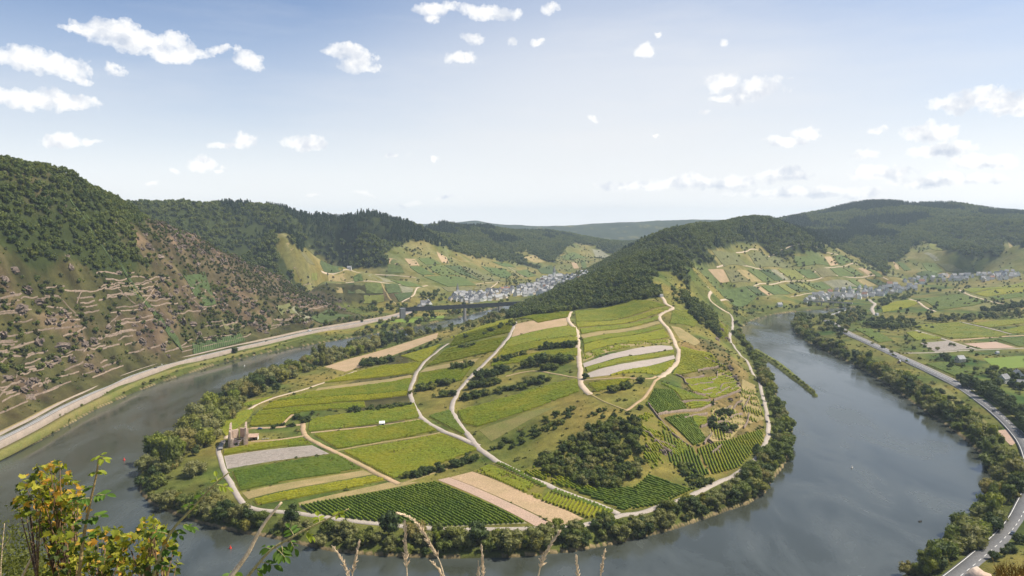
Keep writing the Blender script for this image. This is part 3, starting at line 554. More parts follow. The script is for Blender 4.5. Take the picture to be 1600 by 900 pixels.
Zs(smooth_strip('junction', np.array([PZ(u, v, 9.5) for u, v in [(1500,602),(1512,594),(1530,590),(1560,588)]]), 9.66, 7.0, 0, M['asphalt_pale'], 3.0)); Zs(smooth_strip('junction', np.array([PZ(u, v, 9.5) for u, v in [(1405,557),(1420,552),(1440,551)]]), 9.66, 7.0, 0, M['asphalt_pale'], 3.0))

# ------------------------------------------------------------------ plots of vines, stubble and bare soil
def plot_frame(poly_px, rowpx=None, tmin=300):
    Wp = hits(poly_px, tmin)
    rd = (Wp[1] - Wp[0])[:2] if rowpx is None else (lambda q: (q[1] - q[0])[:2])(hits(rowpx, tmin))
    ang = math.atan2(rd[1], rd[0]); c = Wp[:, :2].mean(0); ca, sa = math.cos(ang), math.sin(ang)
    D = Wp[:, :2] - c; Lp = np.column_stack([D[:, 0] * ca + D[:, 1] * sa, -D[:, 0] * sa + D[:, 1] * ca])
    area = 0.5 * sum(Lp[i][0] * Lp[(i + 1) % len(Lp)][1] - Lp[(i + 1) % len(Lp)][0] * Lp[i][1] for i in range(len(Lp)))
    if area < 0: Lp = Lp[::-1]
    return c, ang, Lp
def l2w(c, ang, x, y): ca, sa = math.cos(ang), math.sin(ang); return c[0] + x * ca - y * sa, c[1] + x * sa + y * ca
def plot_sheet(name, c, ang, Lp, cell, off, mat, skirt, z0):
    mn, mx = Lp.min(0), Lp.max(0); bm = bmesh.new(); nx = max(1, int((mx[0] - mn[0]) / cell)); ny = max(1, int((mx[1] - mn[1]) / cell))
    xs = np.linspace(mn[0], mx[0], nx + 1); ys = np.linspace(mn[1], mx[1], ny + 1); vv = [[bm.verts.new((x, y, 0)) for y in ys] for x in xs]
    for i in range(nx):
        for j in range(ny): bm.faces.new((vv[i][j], vv[i + 1][j], vv[i + 1][j + 1], vv[i][j + 1]))
    for k in range(len(Lp)):
        a, b = Lp[k], Lp[(k + 1) % len(Lp)]; d = b - a
        if np.hypot(*d) < 0.1: continue
        bmesh.ops.bisect_plane(bm, geom=bm.verts[:] + bm.edges[:] + bm.faces[:], plane_co=(a[0], a[1], 0), plane_no=(d[1], -d[0], 0), clear_outer=True)
    be = [e for e in bm.edges if e.is_boundary]
    if skirt:
        new = bmesh.ops.extrude_edge_only(bm, edges=be)['geom']; sk = {v for v in new if isinstance(v, bmesh.types.BMVert)}
    else: sk = set()
    co = np.array([v.co[:2] for v in bm.verts]) if len(bm.verts) else np.zeros((0, 2))
    if len(co) == 0: bm.free(); return None
    wx, wy = l2w(c, ang, co[:, 0], co[:, 1]); hz = np.maximum(H(wx, wy), 0.8)
    for v, h in zip(bm.verts, hz): v.co.z = h - z0 + off - (skirt if v in sk else 0)
    bmesh.ops.recalc_face_normals(bm, faces=bm.faces)
    me = bpy.data.meshes.new(name); bm.to_mesh(me); bm.free(); me.materials.append(mat); return me
def row_spans(Lp, y):
    xs = []
    for k in range(len(Lp)):
        (x1, y1), (x2, y2) = Lp[k], Lp[(k + 1) % len(Lp)]
        if (y1 > y) != (y2 > y): xs.append(x1 + (y - y1) * (x2 - x1) / (y2 - y1))
    xs.sort(); return (xs[0], xs[1]) if len(xs) >= 2 else None
def vine_rows(c, ang, Lp, z0, spacing, seg, w, h, patchy=0.0, seed=0, hj=0.4):
    rg = np.random.default_rng(seed); out = []
    y0, y1 = Lp[:, 1].min(), Lp[:, 1].max()
    for y in np.arange(y0 + spacing * 0.6, y1 - spacing * 0.3, spacing):
        s = row_spans(Lp, y)
        if not s or s[1] - s[0] < 4: continue
        n_ = max(2, int((s[1] - s[0] - 1.5) / seg)); x = np.linspace(s[0] + 0.8, s[1] - 0.8, n_ + 1); yy = y + 0.25 * fbm(x / 14, x * 0 + y, 2, seed)
        wx, wy = l2w(c, ang, x, yy); g = H(wx, wy) - z0; m = n_ + 1
        hh = h * (1 + hj * (rg.random(m) - 0.5)); ww = w * (1 + 0.7 * (rg.random(m) - 0.5)); jl = 0.25 * (rg.random(m) - 0.5)
        V = np.stack([np.column_stack([x, yy - ww, g + 0.15]), np.column_stack([x, yy - ww * 0.8 + jl, g + hh * (0.8 + 0.25 * rg.random(m))]), np.column_stack([x, yy + ww * 0.8 + jl, g + hh * (0.8 + 0.25 * rg.random(m))]), np.column_stack([x, yy + ww, g + 0.15])], 1)
        i, j = np.meshgrid(np.arange(n_), np.arange(3), indexing='ij'); Fq = np.stack([i * 4 + j, (i + 1) * 4 + j, (i + 1) * 4 + j + 1, i * 4 + j + 1], -1).reshape(-1, 4)
        if patchy > 0:
            wxm, wym = (wx[:-1] + wx[1:]) / 2, (wy[:-1] + wy[1:]) / 2; keep = (fbm(wxm / 9, wym / 9, 3, 77) * 0.5 + 0.5 + 0.25 * (rg.random(n_) - 0.5)) > patchy
            Fq = Fq[np.repeat(keep, 3)]
        if len(Fq): out.append((V.reshape(-1, 3), Fq))
    return out
STY = {  # ground material, vine material, row spacing, patchiness
 'V': ('undervine', 'vine', 2.8, 0.2), 'Y': ('undervine', 'vine_yellow', 2.8, 0.2), 'D': ('palesoil', 'vine_dark', 2.5, 0.0), 'K': ('undervine', 'vine_dark', 2.8, 0.2), 'T': ('undervine', 'vine', 2.3, 0.46), 'TS': ('straw', 'vine', 2.6, 0.52),
 'S': ('straw', None, 0, 0), 'P': ('sand', None, 0, 0), 'R': ('pink', None, 0, 0), 'G': ('grey', None, 0, 0), 'GP': ('grey', 'stub', 2.3, 0.0), 'M': ('meadow', None, 0, 0), 'L': ('lawn', None, 0, 0)}
pcount = [0]; PLOTW = []
def plot(style, px, label, rowpx=None, single=False, off=0.14, tmin=300):
    gm_, vm, spc, pat = STY[style]; c, ang, Lp = plot_frame(px, rowpx, tmin); z0 = float(H(c[0], c[1])); D = math.hypot(*c); pcount[0] += 1; PLOTW.append([l2w(c, ang, *q) for q in Lp])
    nm = 'vineyard' if vm and style != 'GP' else ('meadow' if style in 'ML' else 'field')
    if style == 'GP': nm = 'vineyard'
    me = plot_sheet(nm, c, ang, Lp, 5.0 if D < 1300 else 9.0, off, M[gm_], 0.3, z0)
    if me is None: return
    o = obj(nm, me, None, (c[0], c[1], z0), (0, 0, ang)); tag(o, label, nm)
    if not vm: return o
    if style == 'GP': rows = vine_rows(c, ang, Lp, z0, spc, 1.6, 0.07, 0.45, pat, pcount[0])
    else: rows = vine_rows(c, ang, Lp, z0, spc if D < 1200 else spc * 1.2, (0.9 if single else 1.3) if D < 900 else 2.2, 0.66 if style != 'D' else 0.6, 1.85, pat, pcount[0])
    if single:
        for V, Fq in rows[:300]: obj('vine_row', mesh('vine_row', V, np.ascontiguousarray(Fq), M[vm]), o)
    elif rows:
        Vs, Fs, b = [], [], 0
        for V, Fq in rows: Vs.append(V); Fs.append(Fq + b); b += len(V)
        r = obj('vine_rows', mesh('vine_rows', np.concatenate(Vs), np.concatenate(Fs), M[vm]), o); r['kind'] = 'stuff'
    return o
PLOTS = [
 ('TS', [(1112,640),(1145,634),(1165,662),(1140,688),(1108,690)], 'dry crag terrace with a few vines left of the shore road', [(1120,640),(1130,690)]),
 ('TS', [(1120,578),(1140,582),(1158,606),(1150,612),(1128,600)], 'small dry terrace at the top of the right crags', [(1120,578),(1140,600)]),
 ('T', [(1008,692),(1038,700),(1050,722),(1020,735),(1005,715)], 'rough half-planted slope right of the thicket', [(1010,695),(1035,730)]),
 ('TS', [(1088,545),(1110,556),(1138,578),(1125,573),(1095,555)], 'dry stony strip above the bright shoulder vineyard', None),
 ('V', [(340,668),(345,650),(398,640),(388,655),(352,684)], 'green vineyard left of the ruined abbey, beside the riverside trees', [(340,668),(392,648)]),
 ('V', [(372,634),(412,624),(428,620),(402,632),(372,638)], 'thin green vineyard strip between willows and track above the ruined abbey'),
 ('Y', [(505,599),(645,583),(660,566),(600,572),(553,583)], 'yellow-green vineyard strip above the pale stubble, left of the upper track bend'),
 ('S', [(497,606),(643,586),(642,591),(492,611)], 'narrow pale stubble strip between two vineyards left of the upper track'),
 ('V', [(488,613),(643,592),(638,611),(430,627)], 'wide green vineyard with small gaps, below the narrow stubble strip'),
 ('Y', [(425,629),(638,612),(636,618),(570,626),(408,641)], 'golden yellow vineyard strip in the middle of the left slope'),
 ('V', [(405,643),(570,628),(572,637),(480,643),(398,650)], 'thin green vineyard strip directly under the golden yellow one'),
 ('V', [(394,651),(478,644),(456,648),(440,664),(389,667)], 'square green vineyard immediately right of the ruined abbey'),
 ('V', [(484,656),(560,645),(648,631),(656,652),(600,661),(480,675)], 'green vineyard below the hedge, with a small white cabin at its lower edge'),
 ('V', [(490,680),(658,657),(684,673),(620,686),(527,702)], 'deep green vineyard just below the small white cabin'),
 ('V', [(535,706),(690,678),(748,702),(640,740),(614,748)], 'large pale green vineyard left of where the two concrete lanes meet'),
 ('V', [(350,704),(472,685),(487,694),(348,712)], 'thin dark green vineyard strip between the abbey and grey bare plot'),
 ('GP', [(350,713),(488,696),(514,709),(355,733)], 'grey newly planted vineyard plot below the ruined abbey'),
 ('K', [(362,737),(526,710),(566,733),(375,768)], 'dark green rectangular vineyard below the grey newly planted plot'),
 ('S', [(378,770),(568,735),(583,741),(388,780)], 'pale straw strip below the dark green rectangular vineyard'),
 ('Y', [(395,782),(583,745),(604,751),(470,778),(402,790)], 'narrow yellow-green vineyard strip above the planted dark rows'),
 ('S', [(466,786),(606,754),(655,753),(640,757),(468,790)], 'narrow straw headland between yellow-green strip and dark vine rows'),
 ('D', [(467,791),(655,758),(682,753),(824,818),(700,824),(585,816),(484,803)], 'big vineyard of separate dark rows on pale soil at the near tip', [(690,757),(822,817)], True),
 ('R', [(684,750),(702,746),(868,822),(836,822)], 'greyish pink bare strip beside the separate dark vine rows'),
 ('P', [(703,746),(738,737),(912,811),(872,822)], 'wide straw coloured stubble field at the near tip'),
 ('T', [(739,736),(764,728),(850,765),(845,783)], 'patchy half-cleared vineyard under the concrete lane'),
 ('Y', [(846,784),(856,771),(962,803),(918,811)], 'yellow-green overgrown vineyard next to the stubble field'),
 ('K', [(858,769),(868,765),(962,800),(948,803)], 'narrow dark vineyard rows hugging the concrete lane near the shore road', None, True),
 ('K', [(768,724),(778,722),(856,760),(850,765)], 'few dark vine rows along the upper side of the patchy vineyard', None, True),
 ('K', [(893,766),(990,762),(1012,742),(1083,767),(1032,790),(975,799)], 'dark green vineyard below the shaded thicket by the shore road', [(893,766),(990,790)]),
 ('T', [(905,752),(935,770),(880,762),(810,738),(830,728)], 'grassy fallow strip with few vines between thicket and lane'),
 ('K', [(1035,672),(1085,702),(1110,742),(1080,750),(1045,720)], 'dark steep vineyard above the shore road beside the thicket', [(1085,702),(1100,742)]),
 ('V', [(1088,703),(1130,690),(1192,672),(1193,692),(1155,732),(1115,742)], 'steep green vineyard falling to the bend of the shore road', [(1130,690),(1150,730)]),
 ('D', [(1022,608),(1052,612),(1074,640),(1032,649),(1008,633)], 'steep vineyard with curved dark rows and stony gaps', [(1030,610),(1066,640)], True),
 ('K', [(1036,654),(1076,647),(1106,690),(1085,698)], 'dark green steep vineyard wedge below the stone wall', [(1050,655),(1095,695)]),
 ('V', [(1080,648),(1104,652),(1106,664),(1086,668)], 'small pale vineyard terrace enclosed by a curved stone wall'),
 ('V', [(1032,600),(1068,612),(1112,624),(1066,628),(1055,612)], 'yellowish green vineyard terrace above the curved dark rows'),
 ('V', [(1066,630),(1115,628),(1116,634),(1080,640)], 'narrow vineyard terrace between two stone walls on the right slope'),
 ('Y', [(1064,542),(1085,548),(1125,574),(1100,578),(1048,588),(1062,565)], 'bright green vineyard right of the gravel track on the shoulder'),
 ('V', [(1066,592),(1140,580),(1152,600),(1148,612),(1112,622),(1080,610)], 'terraced vineyard criss-crossed by low stone walls'),
 ('V', [(1050,487),(1078,486),(1093,500),(1085,512),(1046,506)], 'green vineyard wedge right of the track near the saddle', [(1046,506),(1085,512)]),
 ('S', [(1048,509),(1062,512),(1095,535),(1085,540),(1062,530)], 'dry straw wedge below the saddle vineyard'),
 ('TS', [(1160,592),(1180,602),(1194,655),(1172,662),(1156,625)], 'thin dry vineyard strip along the shore road on the right slope', [(1162,595),(1182,660)]),
 ('V', [(1112,505),(1138,508),(1137,535),(1120,525)], 'smooth green slope vineyard above the far shore road', [(1112,505),(1120,525)]),
 ('T', [(992,655),(1012,645),(1082,704),(1062,716),(1005,690)], 'sparse pale vineyard between thicket and curved dark rows', [(1000,650),(1070,710)]),
 ('V', [(898,487),(985,469),(1040,478),(900,503)], 'broad green vineyard directly below the ridge forest'),
 ('Y', [(899,504),(1042,480),(1046,484),(1035,488),(902,512)], 'yellow-green vineyard strip, second below the ridge forest'),
 ('V', [(906,515),(1030,493),(1028,499),(908,522)], 'green vineyard strip between two straw paths below the ridge'),
 ('S', [(908,523),(1028,501),(1032,505),(909,529)], 'straw coloured strip across the upper terraces'),
 ('V', [(910,530),(1033,507),(1036,512),(911,538)], 'thin green strip just under the straw coloured upper strip'),
 ('Y', [(912,540),(1037,515),(1045,527),(912,552)], 'wide lime green vineyard strip in the middle of the upper terraces'),
 ('TS', [(911,554),(1046,530),(1048,536),(911,565)], 'dry patchy vineyard strip above the upper grey strip'),
 ('G', [(911,568),(1050,541),(1052,546),(913,574)], 'upper grey bare soil strip between vine rows'),
 ('V', [(914,576),(1053,548),(1053,553),(917,582)], 'thin vine strip sandwiched between two grey soil strips'),
 ('G', [(917,584),(1053,555),(1055,560),(955,586),(922,590)], 'lower and larger grey bare soil wedge on the terraces'),
 ('Y', [(948,589),(1054,563),(1050,573),(1024,586)], 'bright yellow-green wedge inside the gravel track bend'),
 ('Y', [(918,601),(988,593),(962,605),(932,613)], 'small yellow-green plot beside the lone round bush'),
 ('V', [(806,499),(850,490),(893,482),(888,496),(840,505)], 'green vineyard top corner beside the ridge forest edge'),
 ('P', [(807,506),(887,497),(886,509),(799,527)], 'pinkish bare stubble field on top of the hill'),
 ('V', [(798,529),(886,510),(900,513),(902,525),(785,546)], 'green vineyard under the pinkish stubble field'),
 ('Y', [(784,547),(903,527),(903,534),(776,559)], 'yellow-green strip above the hilltop hedges'),
 ('V', [(770,567),(855,549),(903,545),(903,556),(765,573)], 'vineyard strip between hilltop hedges and track'),
 ('V', [(714,643),(860,601),(903,594),(905,612),(830,640),(745,668),(722,662)], 'largest dark green vineyard right of the concrete lane', [(714,643),(905,592)]),
 ('M', [(748,672),(830,643),(880,632),(800,672),(768,690)], 'dry yellow meadow below the largest dark green vineyard'),
 ('V', [(712,527),(803,506),(797,520),(702,543)], 'upper vineyard strip between the two concrete lanes'),
 ('V', [(697,546),(790,527),(775,549),(665,573)], 'vineyard strip, second from the top between two concrete lanes'),
 ('S', [(664,575),(748,560),(742,566),(656,582)], 'straw strip between the two concrete lanes'),
 ('V', [(655,585),(742,568),(722,595),(650,606)], 'vineyard strip below the straw between two concrete lanes'),
 ('K', [(668,651),(703,641),(714,660),(736,688)], 'dark triangular vineyard where the two concrete lanes converge'),
 ('Y', [(625,557),(690,538),(668,560),(655,567)], 'small yellow-green vineyard at the far left track end'),
 ('Y', [(690,534),(762,506),(800,498),(803,503),(714,525)], 'long lime strip along the far left shoulder'),
 ('P', [(505,573),(590,549),(685,519),(682,529),(612,556),(540,581)], 'long sandy field behind the willows'),
 ('L', [(598,502),(640,496),(695,493),(693,498),(640,505)], 'smooth green riverside lawn in front of the railway bridge'),
 ('V', [(1420,509),(1498,504),(1577,523),(1560,527),(1484,529)], 'large flat green vineyard in the middle of the right plain'),
 ('K', [(1428,468),(1500,460),(1543,472),(1520,478),(1466,485)], 'deep green vineyard on the low rise above the orchard trees'),
 ('Y', [(1377,480),(1420,469),(1434,475),(1400,485),(1379,488)], 'golden field sloping to the roadside on the right plain'),
 ('V', [(1504,453),(1600,441),(1600,447),(1518,458)], 'green strip at the top of the right plain'),
 ('Y', [(1520,459),(1600,449),(1600,456),(1540,464)], 'yellowish strip below the top green strip of the right plain'),
 ('K', [(1545,465),(1600,457),(1600,463),(1560,470)], 'thin dark strip above the right farm track'),
 ('K', [(1337,516),(1360,514),(1396,533),(1372,536)], 'small dark vineyard beside the right main road'),
 ('V', [(1415,520),(1430,518),(1472,529),(1430,532)], 'small green allotment vineyard left of the straight farm lane'),
 ('GP', [(1438,536),(1482,532),(1518,545),(1462,550)], 'brown ploughed plot with planted lines on the right plain'),
 ('R', [(1506,537),(1556,534),(1588,543),(1536,545)], 'pink bare earth plot on the right plain'),
 ('K', [(1560,531),(1600,528),(1600,541),(1592,542)], 'dark green plot right of the pink bare earth'),
 ('L', [(1535,560),(1600,556),(1600,574),(1558,577)], 'bright green lawn near the houses at right'),
 ('K', [(1445,569),(1480,566),(1522,584),(1492,589)], 'green vegetable plot beside the main road on the right'),
 ('V', [(1517,506),(1600,498),(1600,505),(1545,512)], 'far right green plot behind the farm lane'),
 ('V', [(1562,517),(1600,509),(1600,520),(1582,522)], 'small green plot at the right edge above the sandy lane'),
 ('M', [(1480,642),(1520,640),(1545,662),(1530,672),(1500,662)], 'mown riverside meadow between road and bank trees'),
 ('R', [(1556,673),(1574,671),(1590,690),(1580,697)], 'reddish earth patch between the right road and bank trees'),
 ('M', [(1448,610),(1470,600),(1520,640),(1485,640)], 'yellowish garden ground between the right road and bank'),
]
for p in PLOTS: plot(*p)

# ------------------------------------------------------------------ far hillside plots: one low vine canopy each
def canopy_mat(name, a, b, stripe=0.35):
    m = bpy.data.materials.new(name); t = nt(m); oc = N(t, 'ShaderNodeTexCoord').outputs['Object']; g = N(t, 'ShaderNodeNewGeometry').outputs['Position']; oi = N(t, 'ShaderNodeObjectInfo')
    c = mixc(t, oi.outputs['Random'], a, b)
    w = N(t, 'ShaderNodeTexWave'); w.wave_type = 'BANDS'; w.bands_direction = 'Y'; w.inputs['Scale'].default_value = 0.11; w.inputs['Distortion'].default_value = 1.2; w.inputs['Detail'].default_value = 2; t.links.new(oc, w.inputs[0])
    c = mixc(t, 1.0, c, ramp(t, w.outputs['Fac'], [(0.2, (1 - stripe,) * 3), (0.8, (1 + stripe * 0.6,) * 3)]), 'MULTIPLY')
    c = mixc(t, 1.0, c, ramp(t, noise(t, g, 0.1, 5), [(0.3, (0.75,) * 3), (0.7, (1.25,) * 3)]), 'MULTIPLY')
    finish(t, c, 0.9, noise(t, g, 0.5, 3), 0.6, 0.8, 0.1); return m
FM = {'V': canopy_mat('far_vines', (0.085, 0.12, 0.034), (0.11, 0.135, 0.038)), 'K': canopy_mat('far_dark_vines', (0.058, 0.085, 0.03), (0.075, 0.10, 0.034), 0.5), 'Y': canopy_mat('far_yellow_vines', (0.15, 0.165, 0.038), (0.165, 0.17, 0.042)),
      'T': canopy_mat('far_dry_vines', (0.17, 0.155, 0.07), (0.135, 0.14, 0.055), 0.5), 'G': canopy_mat('far_pale_plot', (0.22, 0.21, 0.14), (0.19, 0.185, 0.115), 0.2), 'S': M['straw'], 'P': M['sand']}
TONE = {'V': 'green vineyard plot', 'K': 'dark green vineyard plot', 'Y': 'yellow-green plot', 'T': 'dry patchy vineyard plot', 'G': 'pale greyish plot', 'S': 'straw coloured plot', 'P': 'bare sandy pink plot'}
ORD = ['first', 'second', 'third', 'fourth', 'fifth', 'sixth', 'seventh', 'eighth', 'ninth', 'tenth', 'eleventh', 'twelfth', 'thirteenth', 'fourteenth', 'fifteenth', 'sixteenth', 'seventeenth', 'eighteenth', 'nineteenth', 'twentieth']
def far_band(where, items):
    items = sorted(items, key=lambda q: sum(p[0] for p in q[1]) / len(q[1]))
    for k, (st, px) in enumerate(items):
        c, ang, Lp = plot_frame(px, [px[0], px[3]], 1000); z0 = float(H(*c)); sk = 1.2 if st in 'VKYT' else 0.3
        me = plot_sheet('hillside_plot', c, ang, Lp, 14.0, sk, FM[st], sk + 1.5, z0)
        if me is None: continue
        o = obj('hillside_plot', me, None, (c[0], c[1], z0), (0, 0, ang)); tag(o, '%s, %s from the left %s' % (TONE[st], ORD[k], where), 'vineyard' if st in 'VKYT' else 'field')
far_band("above the railway bridge", [('K', [(500,412),(518,411),(536,423),(506,424)]), ('S', [(512,427),(540,426),(552,441),(526,440)]), ('V', [(542,426),(563,428),(594,441),(554,441)]), ('G', [(566,428),(600,435),(616,441),(594,441)]), ('K', [(543,443),(553,443),(554,459),(544,459)]), ('T', [(554,443),(568,443),(571,459),(556,459)]), ('V', [(570,443),(595,443),(599,459),(573,459)]), ('K', [(601,444),(622,444),(627,458),(606,459)]), ('G', [(624,446),(645,450),(645,456),(629,458)]), ('K', [(616,460),(645,457),(641,465),(624,472)]), ('Y', [(568,462),(600,461),(600,472),(568,475)]), ('Y', [(487,427),(496,427),(496,438),(487,438)]), ('S', [(525,443),(533,443),(536,458),(526,458)])])
far_band("above the far village", [('V', [(607,415),(627,416),(632,427),(607,427)]), ('V', [(640,417),(658,417),(680,430),(659,430)]), ('V', [(653,404),(672,403),(690,413),(666,414)]), ('V', [(667,416),(692,415),(722,430),(690,431)]), ('K', [(694,415),(718,415),(752,439),(727,431)]), ('V', [(663,433),(722,433),(745,446),(700,448)]), ('T', [(720,416),(742,420),(790,440),(758,440)]), ('V', [(752,416),(788,420),(800,430),(788,435)]), ('V', [(768,409),(793,412),(806,418),(786,416)]), ('V', [(806,425),(824,421),(838,431),(824,434)]), ('V', [(610,438),(640,441),(662,449),(634,448)]), ('T', [(745,447),(770,444),(765,453),(740,453)]), ('T', [(690,449),(740,449),(738,455),(700,456)]), ('P', [(608,403),(619,405),(620,413),(608,412)]), ('P', [(632,404),(648,405),(656,415),(641,415)]), ('P', [(682,393),(698,402),(702,411),(690,410)])])
far_band("on the dry left spur", [('S', [(432,374),(450,379),(478,397),(455,392)]), ('T', [(455,393),(478,398),(503,412),(480,410)])])
far_band("behind the far church", [('V', [(876,401),(897,394),(920,403),(886,407)]), ('P', [(892,410),(900,410),(905,419),(897,420)]), ('V', [(903,410),(914,407),(934,417),(911,421)]), ('K', [(839,419),(862,414),(874,427),(846,428)]), ('G', [(925,389),(939,391),(958,402),(931,402)]), ('S', [(816,402),(835,398),(851,409),(836,411)])])
far_band("in the right slope's top band", [('T', [(1170,398),(1208,399),(1238,416),(1182,417)]), ('T', [(1112,392),(1148,396),(1168,415),(1132,417)]), ('V', [(1240,401),(1278,401),(1296,416),(1246,417)]), ('P', [(1288,401),(1298,401),(1310,414),(1298,416)]), ('V', [(1303,401),(1318,400),(1342,413),(1314,415)])])
far_band("in the right slope's middle band", [('V', [(1095,421),(1105,421),(1124,442),(1110,443)]), ('P', [(1106,421),(1130,421),(1140,440),(1126,442)]), ('T', [(1132,422),(1149,422),(1172,441),(1143,442)]), ('S', [(1151,422),(1165,422),(1190,440),(1175,441)]), ('V', [(1168,422),(1184,422),(1209,439),(1192,440)]), ('K', [(1186,422),(1202,421),(1224,438),(1211,439)]), ('G', [(1204,421),(1212,421),(1234,437),(1226,438)]), ('Y', [(1215,421),(1240,421),(1258,435),(1237,437)]), ('V', [(1242,421),(1265,421),(1281,434),(1262,435)]), ('T', [(1272,421),(1295,420),(1308,432),(1285,434)]), ('V', [(1297,420),(1315,419),(1334,431),(1311,432)]), ('V', [(1317,419),(1330,418),(1350,430),(1338,431)]), ('P', [(1340,419),(1350,419),(1367,431),(1358,432)]), ('V', [(1353,420),(1362,422),(1380,433),(1370,433)])])
far_band("in the right slope's bottom band", [('V', [(1120,450),(1164,448),(1184,463),(1127,461)]), ('K', [(1166,448),(1179,448),(1198,462),(1187,463)]), ('P', [(1181,448),(1187,447),(1207,461),(1200,462)]), ('V', [(1190,447),(1214,446),(1234,459),(1210,461)]), ('Y', [(1216,446),(1226,445),(1246,457),(1236,459)]), ('K', [(1228,445),(1242,444),(1264,455),(1248,457)]), ('Y', [(1244,443),(1255,442),(1274,453),(1266,455)]), ('V', [(1257,442),(1284,440),(1300,451),(1277,453)]), ('G', [(1286,440),(1324,438),(1340,448),(1302,450)]), ('V', [(1326,438),(1334,437),(1351,447),(1341,448)]), ('S', [(1336,437),(1349,436),(1370,446),(1353,447)]), ('K', [(1352,436),(1372,437),(1388,445),(1373,446)])])
far_band("above the right village", [('Y', [(1440,378),(1470,388),(1474,392),(1456,390)]), ('G', [(1443,396),(1450,394),(1468,407),(1461,408)]), ('V', [(1454,393),(1474,400),(1498,409),(1481,410)]), ('V', [(1440,411),(1459,411),(1473,424),(1451,424)]), ('T', [(1463,412),(1488,413),(1500,423),(1479,424)]), ('V', [(1496,414),(1538,418),(1530,425),(1507,424)]), ('K', [(1431,428),(1464,426),(1476,434),(1446,435)]), ('P', [(1468,427),(1489,428),(1496,434),(1481,435)]), ('T', [(1379,426),(1404,425),(1405,434),(1389,434)]), ('V', [(1401,409),(1412,411),(1424,422),(1413,423)]), ('P', [(1395,408),(1403,415),(1405,421),(1400,421)]), ('S', [(1575,378),(1598,386),(1600,390),(1582,384)])])

far_band('on the left terraced hill', [('K', [(170,440),(205,438),(222,472),(214,475)]), ('K', [(70,471),(97,472),(126,505),(100,523)]), ('K', [(285,429),(320,425),(338,476),(314,479)]), ('Y', [(200,491),(214,496),(228,517),(213,520)]), ('K', [(134,456),(147,457),(150,474),(126,478)]), ('K', [(105,592),(188,552),(196,572),(112,616)]), ('K', [(205,546),(278,528),(286,550),(208,572)]), ('K', [(300,537),(376,522),(384,533),(302,554)]), ('K', [(484,496),(516,484),(552,494),(502,506)]), ('T', [(40,572),(88,556),(92,588),(42,608)]), ('T', [(150,500),(178,496),(186,515),(160,524)]), ('T', [(345,500),(362,496),(370,512),(352,516)]), ('T', [(430,478),(452,474),(462,490),(440,494)]), ('G', [(452,482),(462,478),(494,500),(480,505)]), ('Y', [(10,545),(34,538),(40,560),(12,570)])])
# ------------------------------------------------------------------ dry-stone terrace walls and rock ribs
def wall_mesh(P, height, thick):
    P = spline(P, 2.5); nP = len(P); T = np.gradient(P[:, :2], axis=0); T /= np.linalg.norm(T, axis=1)[:, None] + 1e-9; Nn = np.stack([-T[:, 1], T[:, 0]], 1)
    z = H(P[:, 0], P[:, 1]); hv = height * (0.75 + 0.5 * rng.random(nP)); c = P[:, :2].mean(0); z0 = float(z.mean()); J = lambda s=0.25: s * (rng.random(nP) - 0.5)
    cols = []
    for d, top in ((-1, 0), (-0.9, 1), (0.9, 1), (1, 0)):
        q = P[:, :2] + Nn * (d * thick / 2) + np.column_stack([J(), J()]); cols.append(np.column_stack([q - c, (z + hv + J(0.5) if top else z - 1.0) - z0]))
    V = np.stack(cols, 1).reshape(-1, 3); i, j = np.meshgrid(np.arange(nP - 1), np.arange(3), indexing='ij')
    return mesh('terrace_wall', V, np.ascontiguousarray(np.stack([i * 4 + j, i * 4 + j + 1, (i + 1) * 4 + j + 1, (i + 1) * 4 + j], -1).reshape(-1, 4)[:, ::-1]), M['wallstone']), (c[0], c[1], z0)
def wall(px, label, group, height=1.8, thick=1.1, tmin=300):
    P = hits(px, tmin); me, loc = wall_mesh(P[:, :2], height, thick); o = tag(obj('terrace_wall', me, None, loc), label, 'wall', group); Lw_ = np.linalg.norm(P[-1] - P[0]); NAMED.append((o, ('long ' if Lw_ > 32 else 'short ' if Lw_ < 16 else '') + 'drystone wall', 'on the left hillside' if 'left' in group else 'on the right vineyard slope'))
RW = [[(1070,655),(1088,650),(1105,648)],[(1118,645),(1132,642),(1142,636)],[(1140,655),(1150,650),(1160,648)],[(1120,662),(1132,660),(1142,664)],[(1128,585),(1138,590),(1150,592)],[(1160,640),(1166,632),(1172,622)],[(1100,560),(1115,566),(1130,570)],[(1022,690),(1040,694),(1055,702)],[(1118,618),(1130,612),(1140,606)],[(1085,615),(1100,618),(1112,616)],[(1055,586),(1068,592),(1072,600),(1085,606)],[(1068,594),(1090,591),(1100,588)],[(1083,604),(1095,601),(1114,599)],[(1098,612),(1110,609),(1120,607)],[(1112,595),(1120,592),(1121,582)],[(1125,612),(1130,602),(1148,598)],[(1142,610),(1154,604),(1155,600)],[(1115,627),(1128,622),(1142,617),(1157,612)],[(1065,630),(1090,628),(1110,626)],
 [(1028,649),(1050,645),(1075,643),(1095,641),(1117,632)],[(1095,668),(1104,665),(1108,655)],[(1100,695),(1105,687),(1112,680)],[(1112,710),(1120,704),(1127,698)],[(1145,642),(1151,632),(1160,627)],[(1162,670),(1168,660),(1170,648)],[(1090,580),(1105,577),(1125,573)],[(1012,632),(1030,655),(1050,678),(1080,700)],[(1000,672),(1015,680),(1035,700),(1050,708)]]
for k, px in enumerate(RW): wall(px, 'low tan drystone wall among the vine terraces of the right slope', 'drystone walls on the right slope', 2.0, 1.1)
